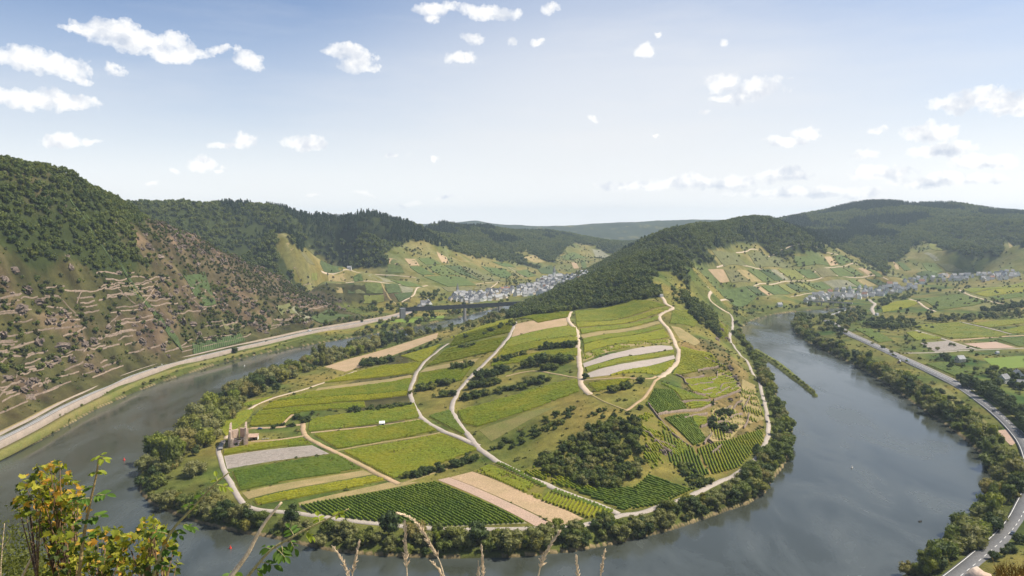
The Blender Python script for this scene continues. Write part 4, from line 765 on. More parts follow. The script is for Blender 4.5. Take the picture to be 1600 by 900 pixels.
LWp = [[(150,427),(180,428),(210,426)],[(165,436),(195,437),(230,436),(250,433)],[(172,440),(190,456),(212,476)],[(210,450),(228,450),(240,447)],[(205,456),(225,457),(238,453)],[(220,480),(232,465),(248,440),(265,434)],[(222,463),(245,463),(265,462)],[(230,469),(250,468),(268,467)],[(235,477),(255,476),(278,474)],[(284,448),(305,446),(322,441)],[(298,460),(310,459),(322,457)],[(300,467),(315,466),(322,467)],[(290,458),(302,470),(312,480)],[(312,481),(325,480),(338,478)],
 [(66,480),(82,481),(98,482)],[(72,494),(90,492),(112,490)],[(80,506),(100,504),(125,500)],[(85,514),(105,512),(128,510)],[(98,526),(115,522),(135,512)],[(60,472),(85,462),(105,478),(118,490)],[(95,454),(112,455),(128,455)],[(120,475),(125,460),(130,455)],[(120,467),(135,465),(146,465)],[(125,474),(140,473),(148,470)],[(125,482),(142,479),(152,477)],[(130,490),(145,488),(155,485)],[(165,512),(175,502),(184,494)],[(178,508),(185,515),(192,520)],[(185,520),(198,518),(210,516)],[(165,525),(178,523),(190,522)],[(160,545),(175,541),(190,538)],[(130,550),(150,545),(165,540)],[(195,540),(208,536),(220,532)],[(200,552),(215,550),(225,545)],
 [(235,545),(250,540),(265,533)],[(270,548),(285,540),(300,530)],[(320,560),(335,555),(352,550)],[(370,530),(385,526),(392,522)],[(360,515),(375,512),(388,505)],[(355,508),(370,503),(380,497)],[(420,512),(435,508),(445,504)],[(462,445),(475,446),(487,445)],[(462,453),(476,453),(490,452)],[(458,462),(475,462),(495,460)],[(460,470),(480,468),(500,464)],[(465,478),(485,476),(505,470)],[(476,455),(477,470),(477,490)],[(470,487),(490,482),(510,478)],[(500,480),(515,476),(530,470)],[(440,440),(455,442),(470,440)],[(40,560),(60,552),(75,548)],[(100,580),(118,572),(130,566)],[(15,545),(30,540),(45,538)],[(0,610),(20,600),(40,596)],[(60,605),(78,596),(92,590)]]
for px in LWp: wall(px, 'thin pale drystone wall stepping across the steep left hillside', 'drystone walls on the left hillside', 1.35, 0.65)
rw = random.Random(5); n_ = 0
def contour(p, length):
    """follow the slope at one level, as a terrace does"""
    out = []; x, y = p[0], p[1]; z0 = float(H(x, y)); d0 = None
    for k in range(int(length / 4)):
        gx = float(H(x + 5, y) - H(x - 5, y)) / 10; gy = float(H(x, y + 5) - H(x, y - 5)) / 10; gl = math.hypot(gx, gy) + 1e-6; tx, ty = -gy / gl, gx / gl
        if d0 is None: d0 = (tx, ty)
        if tx * d0[0] + ty * d0[1] < 0: tx, ty = -tx, -ty
        d0 = (tx * 0.5 + d0[0] * 0.5, ty * 0.5 + d0[1] * 0.5); dl_ = math.hypot(*d0); d0 = (d0[0] / dl_, d0[1] / dl_); corr = (z0 - float(H(x, y))) / gl * 0.35; corr = max(-2, min(2, corr))
        out.append((x, y)); x += d0[0] * 4 + gx / gl * corr; y += d0[1] * 4 + gy / gl * corr
    return np.array(out)
while n_ < 85:
    u = rw.uniform(5, 545); v = rw.uniform(430, 650)
    vr = np.interp(u, [p[0] for p in ROAD_L], [p[1] for p in ROAD_L])
    if v > vr - 12 or v < np.interp(u, [0, 240, 400, 540], [455, 430, 465, 488]): continue
    if vnoise(np.array([u / 45.0]), np.array([v / 30.0]), 17)[0] < 0.42 and rw.random() < 0.8: continue
    P = contour(hit(u, v), rw.uniform(24, 90))
    if len(P) < 5: continue
    me, loc = wall_mesh(P, 1.2, 0.6); o = tag(obj('terrace_wall', me, None, loc), None, 'wall', 'drystone walls on the left hillside'); NAMED.append((o, ('long ' if len(P) > 15 else 'short ' if len(P) < 9 else '') + 'drystone wall', 'on the left hillside')); n_ += 1
def rock_mesh(seed):
    bm = bmesh.new(); bmesh.ops.create_icosphere(bm, subdivisions=3, radius=1.0); r = np.random.default_rng(seed); off = r.random(2) * 50
    co = np.array([v.co[:] for v in bm.verts])
    d = 0.75 + 0.55 * np.abs(fbm(co[:, 0] * 1.6 + off[0] + co[:, 2], co[:, 1] * 1.6 + off[1] - co[:, 2] * 0.7, 4, seed)) + 0.18 * np.sign(np.sin(co[:, 0] * 7 + co[:, 2] * 5 + seed))
    for v, k in zip(bm.verts, d): v.co *= k
    me = bpy.data.meshes.new('rock_outcrop'); bm.to_mesh(me); bm.free(); me.materials.append(M['rock']); return me
RM = [rock_mesh(k) for k in range(6)]
ROCKS = [(20,420,9),(40,450,12),(60,470,10),(30,480,12),(75,500,9),(105,400,9),(110,415,10),(95,540,13),(110,560,11),(130,535,11),(85,560,10),(60,530,12),(145,530,9),(215,520,7),(220,530,8),(185,562,7),(262,555,7),(265,460,9),(280,480,10),(285,500,12),(275,455,8),(300,505,10),(310,520,10),(330,528,10),(345,458,8),(350,475,9),(385,490,10),(395,505,11),(405,515,10),(415,520,9),(240,500,7),(255,510,6),(300,400,9),(310,412,9),(285,385,10),(270,370,9),(215,350,9),(225,365,10),(230,385,9),(250,400,9),(195,385,7),(185,425,6),(375,470,8),(410,440,9),(430,450,9),(445,460,9),(350,420,8),(370,430,8),(330,405,8),(470,480,8),(440,505,8),(500,470,7),(530,470,7),(545,478,6),(10,590,9),(45,620,8),(75,570,9),(5,520,9),(340,440,8),(395,455,8),(180,350,7),(100,320,6),(95,330,6),(30,300,6)]
for u, v, s_ in ROCKS:
    p = hit(u, v); f = rw.uniform(0.75, 1.15); s_ = s_ * 0.6
    NAMED.append((obj('rock_outcrop', RM[rw.randrange(6)], None, (p[0], p[1], p[2] - s_ * 0.35), (rw.uniform(-0.3, 0.3), rw.uniform(-0.3, 0.3), rw.uniform(0, 6)), (s_ * f * 0.8, s_ * 1.3, s_ * 0.75)), 'big jagged rock rib' if s_ > 6 else 'jagged rock rib', 'on the left hillside')); tag(NAMED[-1][0], None, 'rock', 'rock ribs on the left hillside')
for u, v, s_ in [(1132,668,4),(1137,675,4),(1108,690,3.5),(1120,705,3),(1125,515,6),(1135,530,5),(1120,530,5),(1140,575,4.5),(1147,590,4.5),(1152,600,4),(1010,700,3.5),(1035,706,3.5),(1045,708,3),(1140,625,3.5)]:
    p = hit(u, v); NAMED.append((obj('rock_outcrop', RM[rw.randrange(6)], None, (p[0], p[1], p[2] - s_ * 0.3), (0, 0, rw.uniform(0, 6)), (s_, s_ * 1.1, s_ * 0.9)), 'tan rock outcrop', 'on the right vineyard slope')); tag(NAMED[-1][0], None, 'rock', 'rock outcrops on the right slope')

# ------------------------------------------------------------------ trees
def ico(sub):
    bm = bmesh.new(); bmesh.ops.create_icosphere(bm, subdivisions=sub, radius=1.0); V = np.array([v.co[:] for v in bm.verts]); F = [tuple(v.index for v in f.verts) for f in bm.faces]; bm.free(); return V, F
ICO1, ICO2 = ico(1), ico(2)
def crown_mesh(name, seed, mat, lobes=9, leaves=600, size=0.05, shape='round', core=True):
    """crown of height about 1 standing on the origin, width about 0.9: lobes of leaf-sized faces over a thin inner mass"""
    r = np.random.default_rng(seed); V, F = [], []
    def addl(c, rad, nl):
        d = r.normal(size=(nl, 3)); d /= np.linalg.norm(d, axis=1)[:, None]
        p = c + d * rad * (0.82 + 0.3 * r.random((nl, 1))); p[:, 2] = np.maximum(p[:, 2], 0.02)
        nrm = d + 0.75 * r.normal(size=(nl, 3)); nrm /= np.linalg.norm(nrm, axis=1)[:, None]
        a = np.cross(nrm, r.normal(size=(nl, 3))); a /= np.linalg.norm(a, axis=1)[:, None] + 1e-9; b = np.cross(nrm, a); s = size * (0.6 + 0.9 * r.random((nl, 1)))
        b0 = len(V); q = np.stack([p - a * s, p - b * s * 0.7, p + a * s, p + b * s * 0.7], 1).reshape(-1, 3)
        V.extend(q.tolist()); F.extend([(b0 + 4 * k, b0 + 4 * k + 1, b0 + 4 * k + 2, b0 + 4 * k + 3) for k in range(nl)])
    if shape == 'cone':
        for k in range(10):
            z = 0.08 + 0.09 * k; rad = 0.27 * (1 - z) + 0.02
            for a in np.arange(0, 6.28, 0.9 if k < 7 else 1.6):
                aa_ = a + r.random() * 0.6; addl(np.array([math.cos(aa_) * rad * 0.75, math.sin(aa_) * rad * 0.75, z]), rad * 0.45 + 0.02, max(4, leaves // 75))
        if core: b0 = len(V); V.extend([(math.cos(a) * 0.2, math.sin(a) * 0.2, 0.08) for a in np.arange(0, 6.28, 0.785)] + [(0, 0, 1.0)]); F.extend([(b0 + k, b0 + (k + 1) % 8, b0 + 8) for k in range(8)])
    else:
        sq = {'round': (0.40, 0.55, 0.33), 'wide': (0.55, 0.45, 0.30), 'tall': (0.24, 0.55, 0.42), 'bush': (0.5, 0.42, 0.36)}[shape]
        cs = [(np.array([0, 0, sq[1]]), 0.30)]
        for k in range(lobes):
            a = k * 2.4 + r.random(); e = r.uniform(-0.8, 1.1); rad = r.uniform(0.15, 0.26)
            cs.append((np.array([math.cos(a) * sq[0] * math.cos(e) * 0.75, math.sin(a) * sq[0] * math.cos(e) * 0.75, sq[1] + math.sin(e) * sq[2]]), rad))
        for c, rad in cs:
            addl(c, rad, int(leaves / (lobes + 1)))
            if core:
                b0 = len(V); k_ = 0.80 + 0.22 * r.random((len(ICO1[0]), 1)); q = c + ICO1[0] * rad * k_ * 0.9; q[:, 2] = np.maximum(q[:, 2], 0.02)
                V.extend(q.tolist()); F.extend([tuple(i + b0 for i in f) for f in ICO1[1]])
    return mesh(name, V, F, mat)
def trunk_mesh(seed):
    r = random.Random(seed); m = MB(); m.tube([(0, 0, -0.05), (0.01, 0, 0.15), (r.uniform(-.03, .03), r.uniform(-.03, .03), 0.45), (r.uniform(-.05, .05), 0, 0.7)], [0.035, 0.028, 0.02, 0.008], 6)
    for k in range(4):
        a = k * 1.6 + r.random(); z = 0.2 + 0.08 * k; m.tube([(0, 0, z), (math.cos(a) * 0.13, math.sin(a) * 0.13, z + 0.14), (math.cos(a) * 0.26, math.sin(a) * 0.26, z + 0.22)], [0.014, 0.010, 0.004], 5)
    return m.mesh('trunk', M['bark'])
TR = [trunk_mesh(k) for k in range(3)]
CR = {'willow': [crown_mesh('crown', 10 + k, M['willow'], 11, 1100, 0.036, 'wide') for k in range(4)], 'green': [crown_mesh('crown', 20 + k, M['green'], 10, 900, 0.04, 'round') for k in range(4)],
      'dark': [crown_mesh('crown', 30 + k, M['dark'], 10, 900, 0.04, 'round') for k in range(4)], 'bush': [crown_mesh('crown', 40 + k, M['green'], 8, 700, 0.05, 'bush') for k in range(3)],
      'dbush': [crown_mesh('crown', 50 + k, M['dark'], 8, 700, 0.05, 'bush') for k in range(3)], 'wbush': [crown_mesh('crown', 60 + k, M['willow'], 8, 800, 0.045, 'bush') for k in range(3)], 'tall': [crown_mesh('crown', 70 + k, M['dark'], 9, 700, 0.04, 'tall') for k in range(2)],
      'light': [crown_mesh('crown', 90 + k, M['light'], 6, 800, 0.042, 'round') for k in range(3)], 'ltall': [crown_mesh('crown', 95 + k, M['green'], 8, 800, 0.04, 'tall') for k in range(2)],
      'conifer': [crown_mesh('crown', 80 + k, M['conifer'], 0, 700, 0.035, 'cone') for k in range(2)]}
WID = {'willow': 1.05, 'green': 0.95, 'dark': 0.95, 'bush': 1.15, 'dbush': 1.15, 'wbush': 1.2, 'tall': 0.8, 'conifer': 0.9, 'light': 0.9, 'ltall': 0.75}
PLACE = []                        # (x, y, z, height, kind, label, group)
rt = random.Random(11)
def at(u, v, h, kind, label, group, tmin=300):
    p = hit(u, v, tmin); z = float(H(p[0], p[1]))
    if z < 0.3: 
        p = p * 1.0
        for k in range(40):
            p[1] += 2 if v < 600 else 0; p[0] += 0
        if float(H(p[0], p[1])) < 0.3: return
        z = float(H(p[0], p[1]))
    PLACE.append((p[0], p[1], z, h, kind, label, group))
def line(px, n, h, kinds, label, group, jit=4, tmin=300, hv=0.3):
    P = np.array(px, float); L_ = np.concatenate([[0], np.cumsum(np.linalg.norm(np.diff(P, axis=0), axis=1))])
    for k in range(n):
        s_ = (k + rt.random()) / n * L_[-1]; at(np.interp(s_, L_, P[:, 0]) + rt.gauss(0, jit), np.interp(s_, L_, P[:, 1]) + rt.gauss(0, jit * 0.5), h * rt.uniform(1 - hv, 1 + hv), rt.choice(kinds), label, group, tmin)
def area(poly, n, h, kinds, label, group, tmin=300, hv=0.3):
    xs = [p[0] for p in poly]; ys = [p[1] for p in poly]; k = 0
    while k < n:
        u, v = rt.uniform(min(xs), max(xs)), rt.uniform(min(ys), max(ys))
        if inpoly([u], [v], poly)[0]: at(u, v, h * rt.uniform(1 - hv, 1 + hv), rt.choice(kinds), label, group, tmin); k += 1
def bankline(poly, n, lo, hi, h, kinds, label, group, side):
    """trees a few metres inland of a bank given in world metres"""
    P = spline(np.array(poly), 5.0); T = np.gradient(P, axis=0); T /= np.linalg.norm(T, axis=1)[:, None]; Nn = np.stack([-T[:, 1], T[:, 0]], 1) * side
    for k in range(n):
        i = rt.randrange(len(P)); d = rt.uniform(lo, hi); x, y = P[i] + Nn[i] * d; z = float(H(x, y))
        if z > 0.2: PLACE.append((x, y, z, h * (0.42 + 1.25 * rt.random() ** 1.6), rt.choice(kinds), label, group))
G1 = 'on the near bank of the peninsula'; L1 = 'rounded grey-green shrub in the belt along the near peninsula bank'
bankline(PX0(BANK_I[17:41]), 330, 1.2, 16, 6.8, ['wbush', 'wbush', 'bush', 'dbush', 'willow', 'green', 'light'], L1, G1, 1)
G2 = 'between the shore road and right river arm'; L2 = 'leafy green tree between the shore road and the river at right'
bankline(PX0(BANK_I[38:54]), 300, 1.5, 15, 7.6, ['green', 'green', 'willow', 'bush', 'bush', 'light', 'ltall', 'dark'], L2, G2, 1)
G3 = 'on the left bank of the peninsula'; L3 = 'tall olive green willow in the belt along the left peninsula bank'
bankline(PX0(BANK_I[6:18]), 220, 3, 42, 14.5, ['willow', 'willow', 'willow', 'green', 'dark', 'light', 'ltall'], L3, G3, 1)
G4 = 'on the outer right river bank'; L4 = 'bushy tree in the dense belt along the outer right river bank'
bankline(PX0(BANK_R[3:]), 500, 1.2, 19, 9.8, ['green', 'green', 'willow', 'dark', 'bush', 'wbush', 'light', 'ltall'], L4, G4, 1)
G5 = 'on the strip below the left road'; L5 = 'small bush on the grassy strip below the left road'
bankline(PX0(BANK_L[0:14]), 110, 2, 12, 2.6, ['wbush', 'bush', 'bush'], L5, G5, 1)
for u, v, h, k, lb in [(350,815,14,'dark','biggest dark tree on the near left shore, left of two'), (388,820,12,'dark','dark tree on the near left shore, right of its bigger twin'), (456,818,13,'dark','dark tree standing alone between shore lane and the first planted rows'), (608,838,16,'dark','tall dark tree in front of the separate vine rows'), (650,842,14,'willow','round pale willow beside the tall dark tree at the near shore'), (745,850,14,'dark','dark green tree right of centre on the near shore'), (722,856,11,'willow','grey willow left of the dark tree on the near shore'), (798,858,14,'willow','large silvery willow right of centre on the near shore'), (842,850,13,'willow','broad willow at the end of the straw field on the near shore'),
 (305,742,13,'willow','widest round willow left of the perimeter lane'), (250,738,11,'willow','willow at the left tip of the peninsula'), (330,778,9,'willow','brownish willow beside the lane bend at the near left'), (367,551,9,'dbush','lone dark round tree beside the left road'), (915,592,6.5,'dbush','lone round dark bush beside the gravel track'), (728,529,7.5,'dbush','lone dark bush on the far left shoulder track'), (1001,640,5,'dbush','small dark bush at the track junction above the thicket'), (990,655,5,'dbush','dark bush below the track junction'), (1183,708,8,'dark','dark tree overhanging the shore road bend'), (488,648,4.5,'dbush','dark bush at the head of the earth path'),
 (1372,485,11,'dark','large dark tree beside the small white hut on the right plain'), (445,562,15,'tall','narrow dark poplar among the left bank willows'), (432,612,10,'dark','dark tree in the grass left of the curving track'), (425,603,12,'dark','larger dark tree behind the willows left of the curving track'), (365,640,9,'wbush','yellowish round willow above the abbey vineyard')]:
    at(u, v, h, k, lb, None)
Gh = 'in the hedgerows between vineyard strips'; Lh = 'dark green bush in a hedgerow between the vineyard strips'
for px, n_, h in [([(645,613),(668,607),(690,603),(706,598)],11,5),([(685,619),(709,616)],5,5),([(745,593),(768,586),(792,579)],8,7),([(740,607),(782,600)],8,6),([(722,627),(766,616)],9,5),([(820,573),(850,570),(880,565)],6,9),([(850,546),(897,539)],9,6),([(775,566),(822,553)],9,4.5),([(845,579),(874,575)],5,5),([(812,607),(857,595)],9,5),([(775,616),(802,608)],6,4),([(705,577),(738,572)],6,5.5),([(560,574),(614,563)],9,6.5),([(545,644),(590,640),(640,633)],16,3.6),([(462,652),(482,662)],7,4),([(635,748),(690,733),(746,718)],18,3.8),([(955,613),(986,604)],8,4.5),([(1000,599),(1008,596)],3,4.5),([(780,512),(802,507)],5,5),([(760,520),(772,516)],4,4.5),([(718,545),(738,541)],4,4),([(870,567),(895,562)],5,5.5),([(420,668),(462,663)],7,2.6),([(640,552),(690,533)],10,3)]:
    line(px, int(n_ * 1.5), h * 1.3, ['dbush', 'dbush', 'bush'], Lh, Gh, 2.8)
Gt = 'in the dense gully thicket'; Lt = 'dark shrub in the dense thicket in the hillside gully'
area([(838,722),(870,702),(920,672),(960,652),(998,662),(1000,700),(1000,742),(960,762),(905,757),(845,737)], 210, 6.3, ['dark', 'dbush', 'bush', 'bush', 'green', 'wbush'], Lt, Gt)
Gs = 'on the dry meadow above the thicket'; Ls_ = 'small shrub on the dry meadow above the thicket'
area([(760,702),(800,685),(870,645),(905,638),(880,668),(820,692),(780,710)], 34, 4.2, ['bush', 'dbush'], Ls_, Gs); area([(905,640),(960,640),(985,648),(940,660),(915,655)], 14, 3, ['bush', 'dbush'], Ls_, Gs)
Gr = 'on the crags of the right slope'; Lr = 'dark tree growing among crags on the right slope'
area([(1108,630),(1130,630),(1150,672),(1132,686),(1104,672)], 18, 6, ['dark', 'dbush'], Lr, Gr); area([(1072,478),(1100,480),(1120,505),(1128,535),(1098,512)], 40, 9, ['dark', 'dark', 'green'], 'dark tree in the wood right of the saddle', 'in the wood right of the saddle'); area([(1055,735),(1078,725),(1120,752),(1100,762),(1080,758)], 22, 4.5, ['bush', 'dbush'], 'shrub beside the shore road below the steep vineyards', 'by the shore road below the steep vineyards'); area([(1145,480),(1162,480),(1158,535),(1148,530)], 22, 5, ['bush', 'dark'], 'roadside bush at the far end of the shore road', 'at the far end of the shore road')
area([(1085,522),(1140,546),(1152,592),(1122,577),(1100,548)], 60, 2.4, ['bush', 'dbush', 'wbush'], 'x', 'on the crags above the shore road'); area([(1040,440),(1065,445),(1090,480),(1070,480),(1045,465)], 26, 5, ['bush', 'dark'], 'x', 'beside the saddle below the ridge forest')
Gb = 'in the woods below the railway bridge'; Lb = 'tree among the woods below the railway bridge'
line([(478,515),(510,508),(560,500),(600,493)], 22, 7, ['dark', 'green'], 'tree in the row beside the left road end', 'in the row at the left road end'); area([(560,522),(640,510),(700,508),(690,520),(620,532),(560,546),(500,563)], 90, 9, ['willow', 'green', 'willow', 'dark'], Lb, Gb); area([(700,500),(790,488),(810,492),(760,510),(700,522)], 60, 8, ['green', 'dark', 'willow'], Lb, Gb)
area([(640,482),(700,478),(800,478),(880,462),(900,468),(820,490),(640,492)], 90, 9, ['green', 'dark'], 'tree in the valley between railway bridge and far village', 'between railway bridge and far village'); area([(655,462),(690,455),(700,468),(660,476)], 20, 9, ['dark', 'green'], Lb, Gb); area([(560,470),(640,478),(620,490),(560,488)], 40, 8, ['dark', 'green', 'bush'], Lb, Gb)
Gp = 'in the woods of the right plain'; Lp_ = 'dark tree in the woods of the right plain'
area([(1246,500),(1290,480),(1330,478),(1360,485),(1340,510),(1310,530),(1270,520)], 120, 9, ['green', 'dark', 'dark', 'willow'], Lp_, Gp); area([(1362,500),(1400,498),(1440,505),(1420,515),(1370,515),(1340,508)], 75, 9, ['dark', 'green'], Lp_, Gp); area([(1370,470),(1420,458),(1440,460),(1410,470),(1378,480)], 60, 8, ['dark', 'green'], Lp_, Gp); line([(1405,488),(1450,495),(1460,480),(1455,490)], 14, 8, ['dark'], Lp_, Gp); line([(1450,500),(1520,498),(1600,490)], 60, 9, ['willow', 'dark', 'green'], Lp_, Gp); line([(1535,490),(1600,478)], 44, 10, ['dark'], Lp_, Gp)
line([(1505,600),(1540,615),(1570,635),(1600,662),(1620,690)], 70, 11, ['dark'], 'dark tree in the row shading the right main road', 'in the row shading the right main road', 5); area([(1520,578),(1600,580),(1600,610),(1560,605)], 46, 8, ['dark', 'green'], 'garden tree around the houses at the right edge', 'around the houses at the right edge'); area([(1340,520),(1440,500),(1540,560),(1520,590),(1420,570),(1380,555)], 60, 4.6, ['bush', 'dbush', 'wbush'], 'garden bush on the allotments of the right plain', 'on the allotments of the right plain'); area([(1420,600),(1470,610),(1545,660),(1560,690),(1530,680),(1470,640)], 70, 5.2, ['bush', 'dbush', 'green'], 'bush on the strip between right road and bank trees', 'between right road and bank trees'); line([(1465,560),(1490,572)], 6, 9, ['dark'], 'dark tree clump behind the right main road', 'in the clump behind the right road'); line([(1550,880),(1600,845)], 8, 5, ['dark', 'dbush'], 'dark bush beside the near road at the lower right', 'beside the near road at lower right')
area([(1240,462),(1330,466),(1420,452),(1440,440),(1520,440),(1540,448),(1400,470),(1250,476)], 70, 7, ['dark', 'green'], 'tree among the houses of the right village', 'among the right village houses'); area([(680,468),(760,468),(850,452),(920,432),(930,440),(860,458),(700,476)], 50, 7, ['green', 'dark'], 'tree among the houses of the far village', 'among the far village houses')
area([(1150,478),(1240,476),(1240,484),(1165,494)], 26, 6, ['dark', 'bush'], 'bush on the far bank beyond the right river arm', 'on the far bank of the right arm')
isl = [(1180,548),(1200,560),(1220,573),(1240,588),(1258,602),(1275,617)]
line(isl, 46, 2.6, ['bush', 'wbush', 'bush'], 'low bush on the thin river island', 'on the thin river island', 1.0)
# individuals: the ones that show largest; the rest become one far mass
PLACE.sort(key=lambda p: -p[3] / math.hypot(p[0], p[1]))
KD = {'willow': 'pale olive willow', 'green': 'leafy green tree', 'dark': 'dark green tree', 'bush': 'green bush', 'dbush': 'dark bush', 'wbush': 'grey-green willow bush', 'tall': 'narrow dark tree', 'light': 'bright green tree', 'ltall': 'narrow green tree', 'conifer': 'conifer'}
lim = {'tree': 290, 'bush': 290}; cnt = {'tree': 0, 'bush': 0}; src = {}; REST = []
for (x, y, z, h, kind, lb, gr) in PLACE:
    nm = 'bush' if kind.endswith('bush') else 'tree'
    if gr and cnt[nm] >= lim[nm]: REST.append((x, y, z, h, kind)); continue
    cnt[nm] += 1; w = h * WID[kind] * rt.uniform(0.85, 1.15)
    e = empty(nm, (x, y, z - 0.1), rt.uniform(0, 6.28)); e.scale = (w, w, h); tag(e, lb, nm, gr)
    if gr: NAMED.append((e, ('tall ' if h > 10 else 'small ' if h < 4 else '') + KD[kind], gr))
    me = rt.choice(CR[kind]); c = obj('crown', me, e); src.setdefault(me.name, c)
    obj('trunk', rt.choice(TR), e)
LEDGE0 = 198.3
def source(me):
    if me.name.startswith('scree'):
        if me.name not in src: src[me.name] = tag(obj('boulder', me, None, (-6 + 3 * len(src) % 7, -12, LEDGE0), None, (.4, .4, .4)), None, 'rock', 'boulders behind the viewpoint'); NAMED.append((src[me.name], 'grey-pink boulder', 'behind the viewpoint'))
        return src[me.name]
    if me.name not in src:
        bx_ = -60 + 9 * len(src) % 130; e = empty('tree', (bx_, -300, float(H(bx_, -300))), 0); e.scale = (9, 9, 10); src[me.name] = obj('crown', me, e); tag(e, None, 'tree', 'trees behind the viewpoint'); NAMED.append((e, 'tree', 'behind the viewpoint')); obj('trunk', TR[0], e)
    return src[me.name]
def scatter(name, pts, scl, idx, meshes, label, cat):
    if len(pts) == 0: return
    me = bpy.data.meshes.new(name); me.vertices.add(len(pts)); me.vertices.foreach_set('co', np.asarray(pts, float).ravel())
    a = me.attributes.new('sc', 'FLOAT_VECTOR', 'POINT'); a.data.foreach_set('vector', np.asarray(scl, float).ravel())
    a = me.attributes.new('idx', 'INT', 'POINT'); a.data.foreach_set('value', np.asarray(idx, np.int32))
    a = me.attributes.new('rot', 'FLOAT_VECTOR', 'POINT'); rv = np.zeros((len(pts), 3)); rv[:, 2] = rng.random(len(pts)) * 6.28; a.data.foreach_set('vector', rv.ravel())
    o = obj(name, me); tag(o, label, cat, None, 'stuff')
    g = bpy.data.node_groups.new(name, 'GeometryNodeTree'); g.interface.new_socket('Geometry', in_out='INPUT', socket_type='NodeSocketGeometry'); g.interface.new_socket('Geometry', in_out='OUTPUT', socket_type='NodeSocketGeometry')
    gi, go = g.nodes.new('NodeGroupInput'), g.nodes.new('NodeGroupOutput'); jn = g.nodes.new('GeometryNodeJoinGeometry')
    def named(dt, nm):
        q = g.nodes.new('GeometryNodeInputNamedAttribute'); q.data_type = dt; q.inputs[0].default_value = nm; return q.outputs[0]
    s_, i_, r_ = named('FLOAT_VECTOR', 'sc'), named('INT', 'idx'), named('FLOAT_VECTOR', 'rot')
    for k, m_ in enumerate(meshes):
        oi = g.nodes.new('GeometryNodeObjectInfo'); oi.inputs['Object'].default_value = source(m_); oi.inputs['As Instance'].default_value = True; oi.transform_space = 'ORIGINAL'
        cm = g.nodes.new('FunctionNodeCompare'); cm.data_type = 'INT'; cm.operation = 'EQUAL'; ins_ = [q for q in cm.inputs if q.type == 'INT' and q.enabled]; g.links.new(i_, ins_[0]); ins_[1].default_value = k
        ip = g.nodes.new('GeometryNodeInstanceOnPoints'); g.links.new(gi.outputs[0], ip.inputs['Points']); g.links.new(cm.outputs[0], ip.inputs['Selection']); g.links.new(oi.outputs['Geometry'], ip.inputs['Instance']); g.links.new(r_, ip.inputs['Rotation']); g.links.new(s_, ip.inputs['Scale']); g.links.new(ip.outputs[0], jn.inputs[0])
    g.links.new(jn.outputs[0], go.inputs[0]); md = o.modifiers.new('scatter', 'NODES'); md.node_group = g; return o
allm = [(k, m_) for k in CR for m_ in CR[k]]
if REST:
    ki = {}; 
    for n_, (k, m_) in enumerate(allm): ki.setdefault(k, []).append(n_)
    scatter('distant_trees', [(p[0], p[1], p[2] - 0.1) for p in REST], [(p[3] * WID[p[4]],) * 2 + (p[3],) for p in REST], [rt.choice(ki[p[4]]) for p in REST], [m_ for k, m_ in allm], 'small distant trees and bushes dotted through the valley', 'trees')
# forests on the hills: each one mass
FC = [crown_mesh('forest_crown', 100 + k, M['wood'], 5, 90, 0.12, 'round') for k in range(4)]; SCm = [crown_mesh('scrub_crown', 110 + k, M['scrub'], 4, 110, 0.12, 'bush') for k in range(3)]; CFm = [crown_mesh('conifer_crown', 120 + k, M['conifer'], 0, 260, 0.06, 'cone') for k in range(2)]
def candidates(rmin, rmax, spacing):
    amax = R(37); n_ = int((rmax ** 2 - rmin ** 2) * amax / spacing ** 2); r_ = np.sqrt(rng.random(n_) * (rmax ** 2 - rmin ** 2) + rmin ** 2); a = (rng.random(n_) * 2 - 1) * amax
    x, y = r_ * np.sin(a), r_ * np.cos(a); z = H(x, y); u, v = project(x, y, z); u = u + 14 * fbm(x / 40, y / 40, 3, 41); v = v + 7 * fbm(x / 40 + 50, y / 40, 3, 43); return x, y, z, u, v, r_
def forest(name, sel, hmean, meshes, label, conifer=None, wid=0.95, hv=0.3):
    x, y, z = sel; n_ = len(x); h = hmean * (1 - hv + 2 * hv * rng.random(n_)); idx = rng.integers(0, len(meshes), n_)
    ms = list(meshes); w = h * wid * (0.85 + 0.3 * rng.random(n_))
    if conifer is not None: ms = ms + CFm; idx = np.where(conifer, len(meshes) + rng.integers(0, 2, n_), idx); h = np.where(conifer, h * 1.5, h); w = np.where(conifer, w * 1.15, w)
    scatter(name, np.column_stack([x, y, z - 0.3]), np.column_stack([w, w, h]), idx, ms, label, 'forest')
x, y, z, u, v, r_ = candidates(600, 1720, 5.2); lm = (u < 640) & (z > 14) & (x < -100)
dl = 0.5 + 0.5 * fbm(x / 45, y / 45, 3, 71)
s_ = lm & inpoly(u, v, Z_FOREST_L) & (rng.random(len(x)) < 0.95); s_ &= visible(x, y, z, 8, s_); forest('forest', (x[s_], y[s_], z[s_]), 8.0, FC, 'dark broadleaf forest on the upper part of the left hill')
s_ = lm & inpoly(u, v, Z_SCRUB_L) & (rng.random(len(x)) < 0.62); s_ &= visible(x, y, z, 6, s_); forest('scrub', (x[s_], y[s_], z[s_]), 4.6, SCm + FC[:1], 'grey-green scrub over rocks on the right flank of the left hill')
s_ = lm & ~inpoly(u, v, Z_FOREST_L) & ~inpoly(u, v, Z_SCRUB_L) & (z > 24) & (rng.random(len(x)) < np.clip((dl - 0.42) * 4.0, 0.26, 0.95) * np.clip(0.6 + (560 - v) / 140, 0.4, 1)); s_ &= visible(x, y, z, 6, s_); forest('scrub', (x[s_], y[s_], z[s_]), 4.4, SCm[:2] + FC, 'loose bushes scattered between the terraces of the left hill', None, 1.1, 0.55)
rk = np.interp(0, [0], [0]); rv = rockm
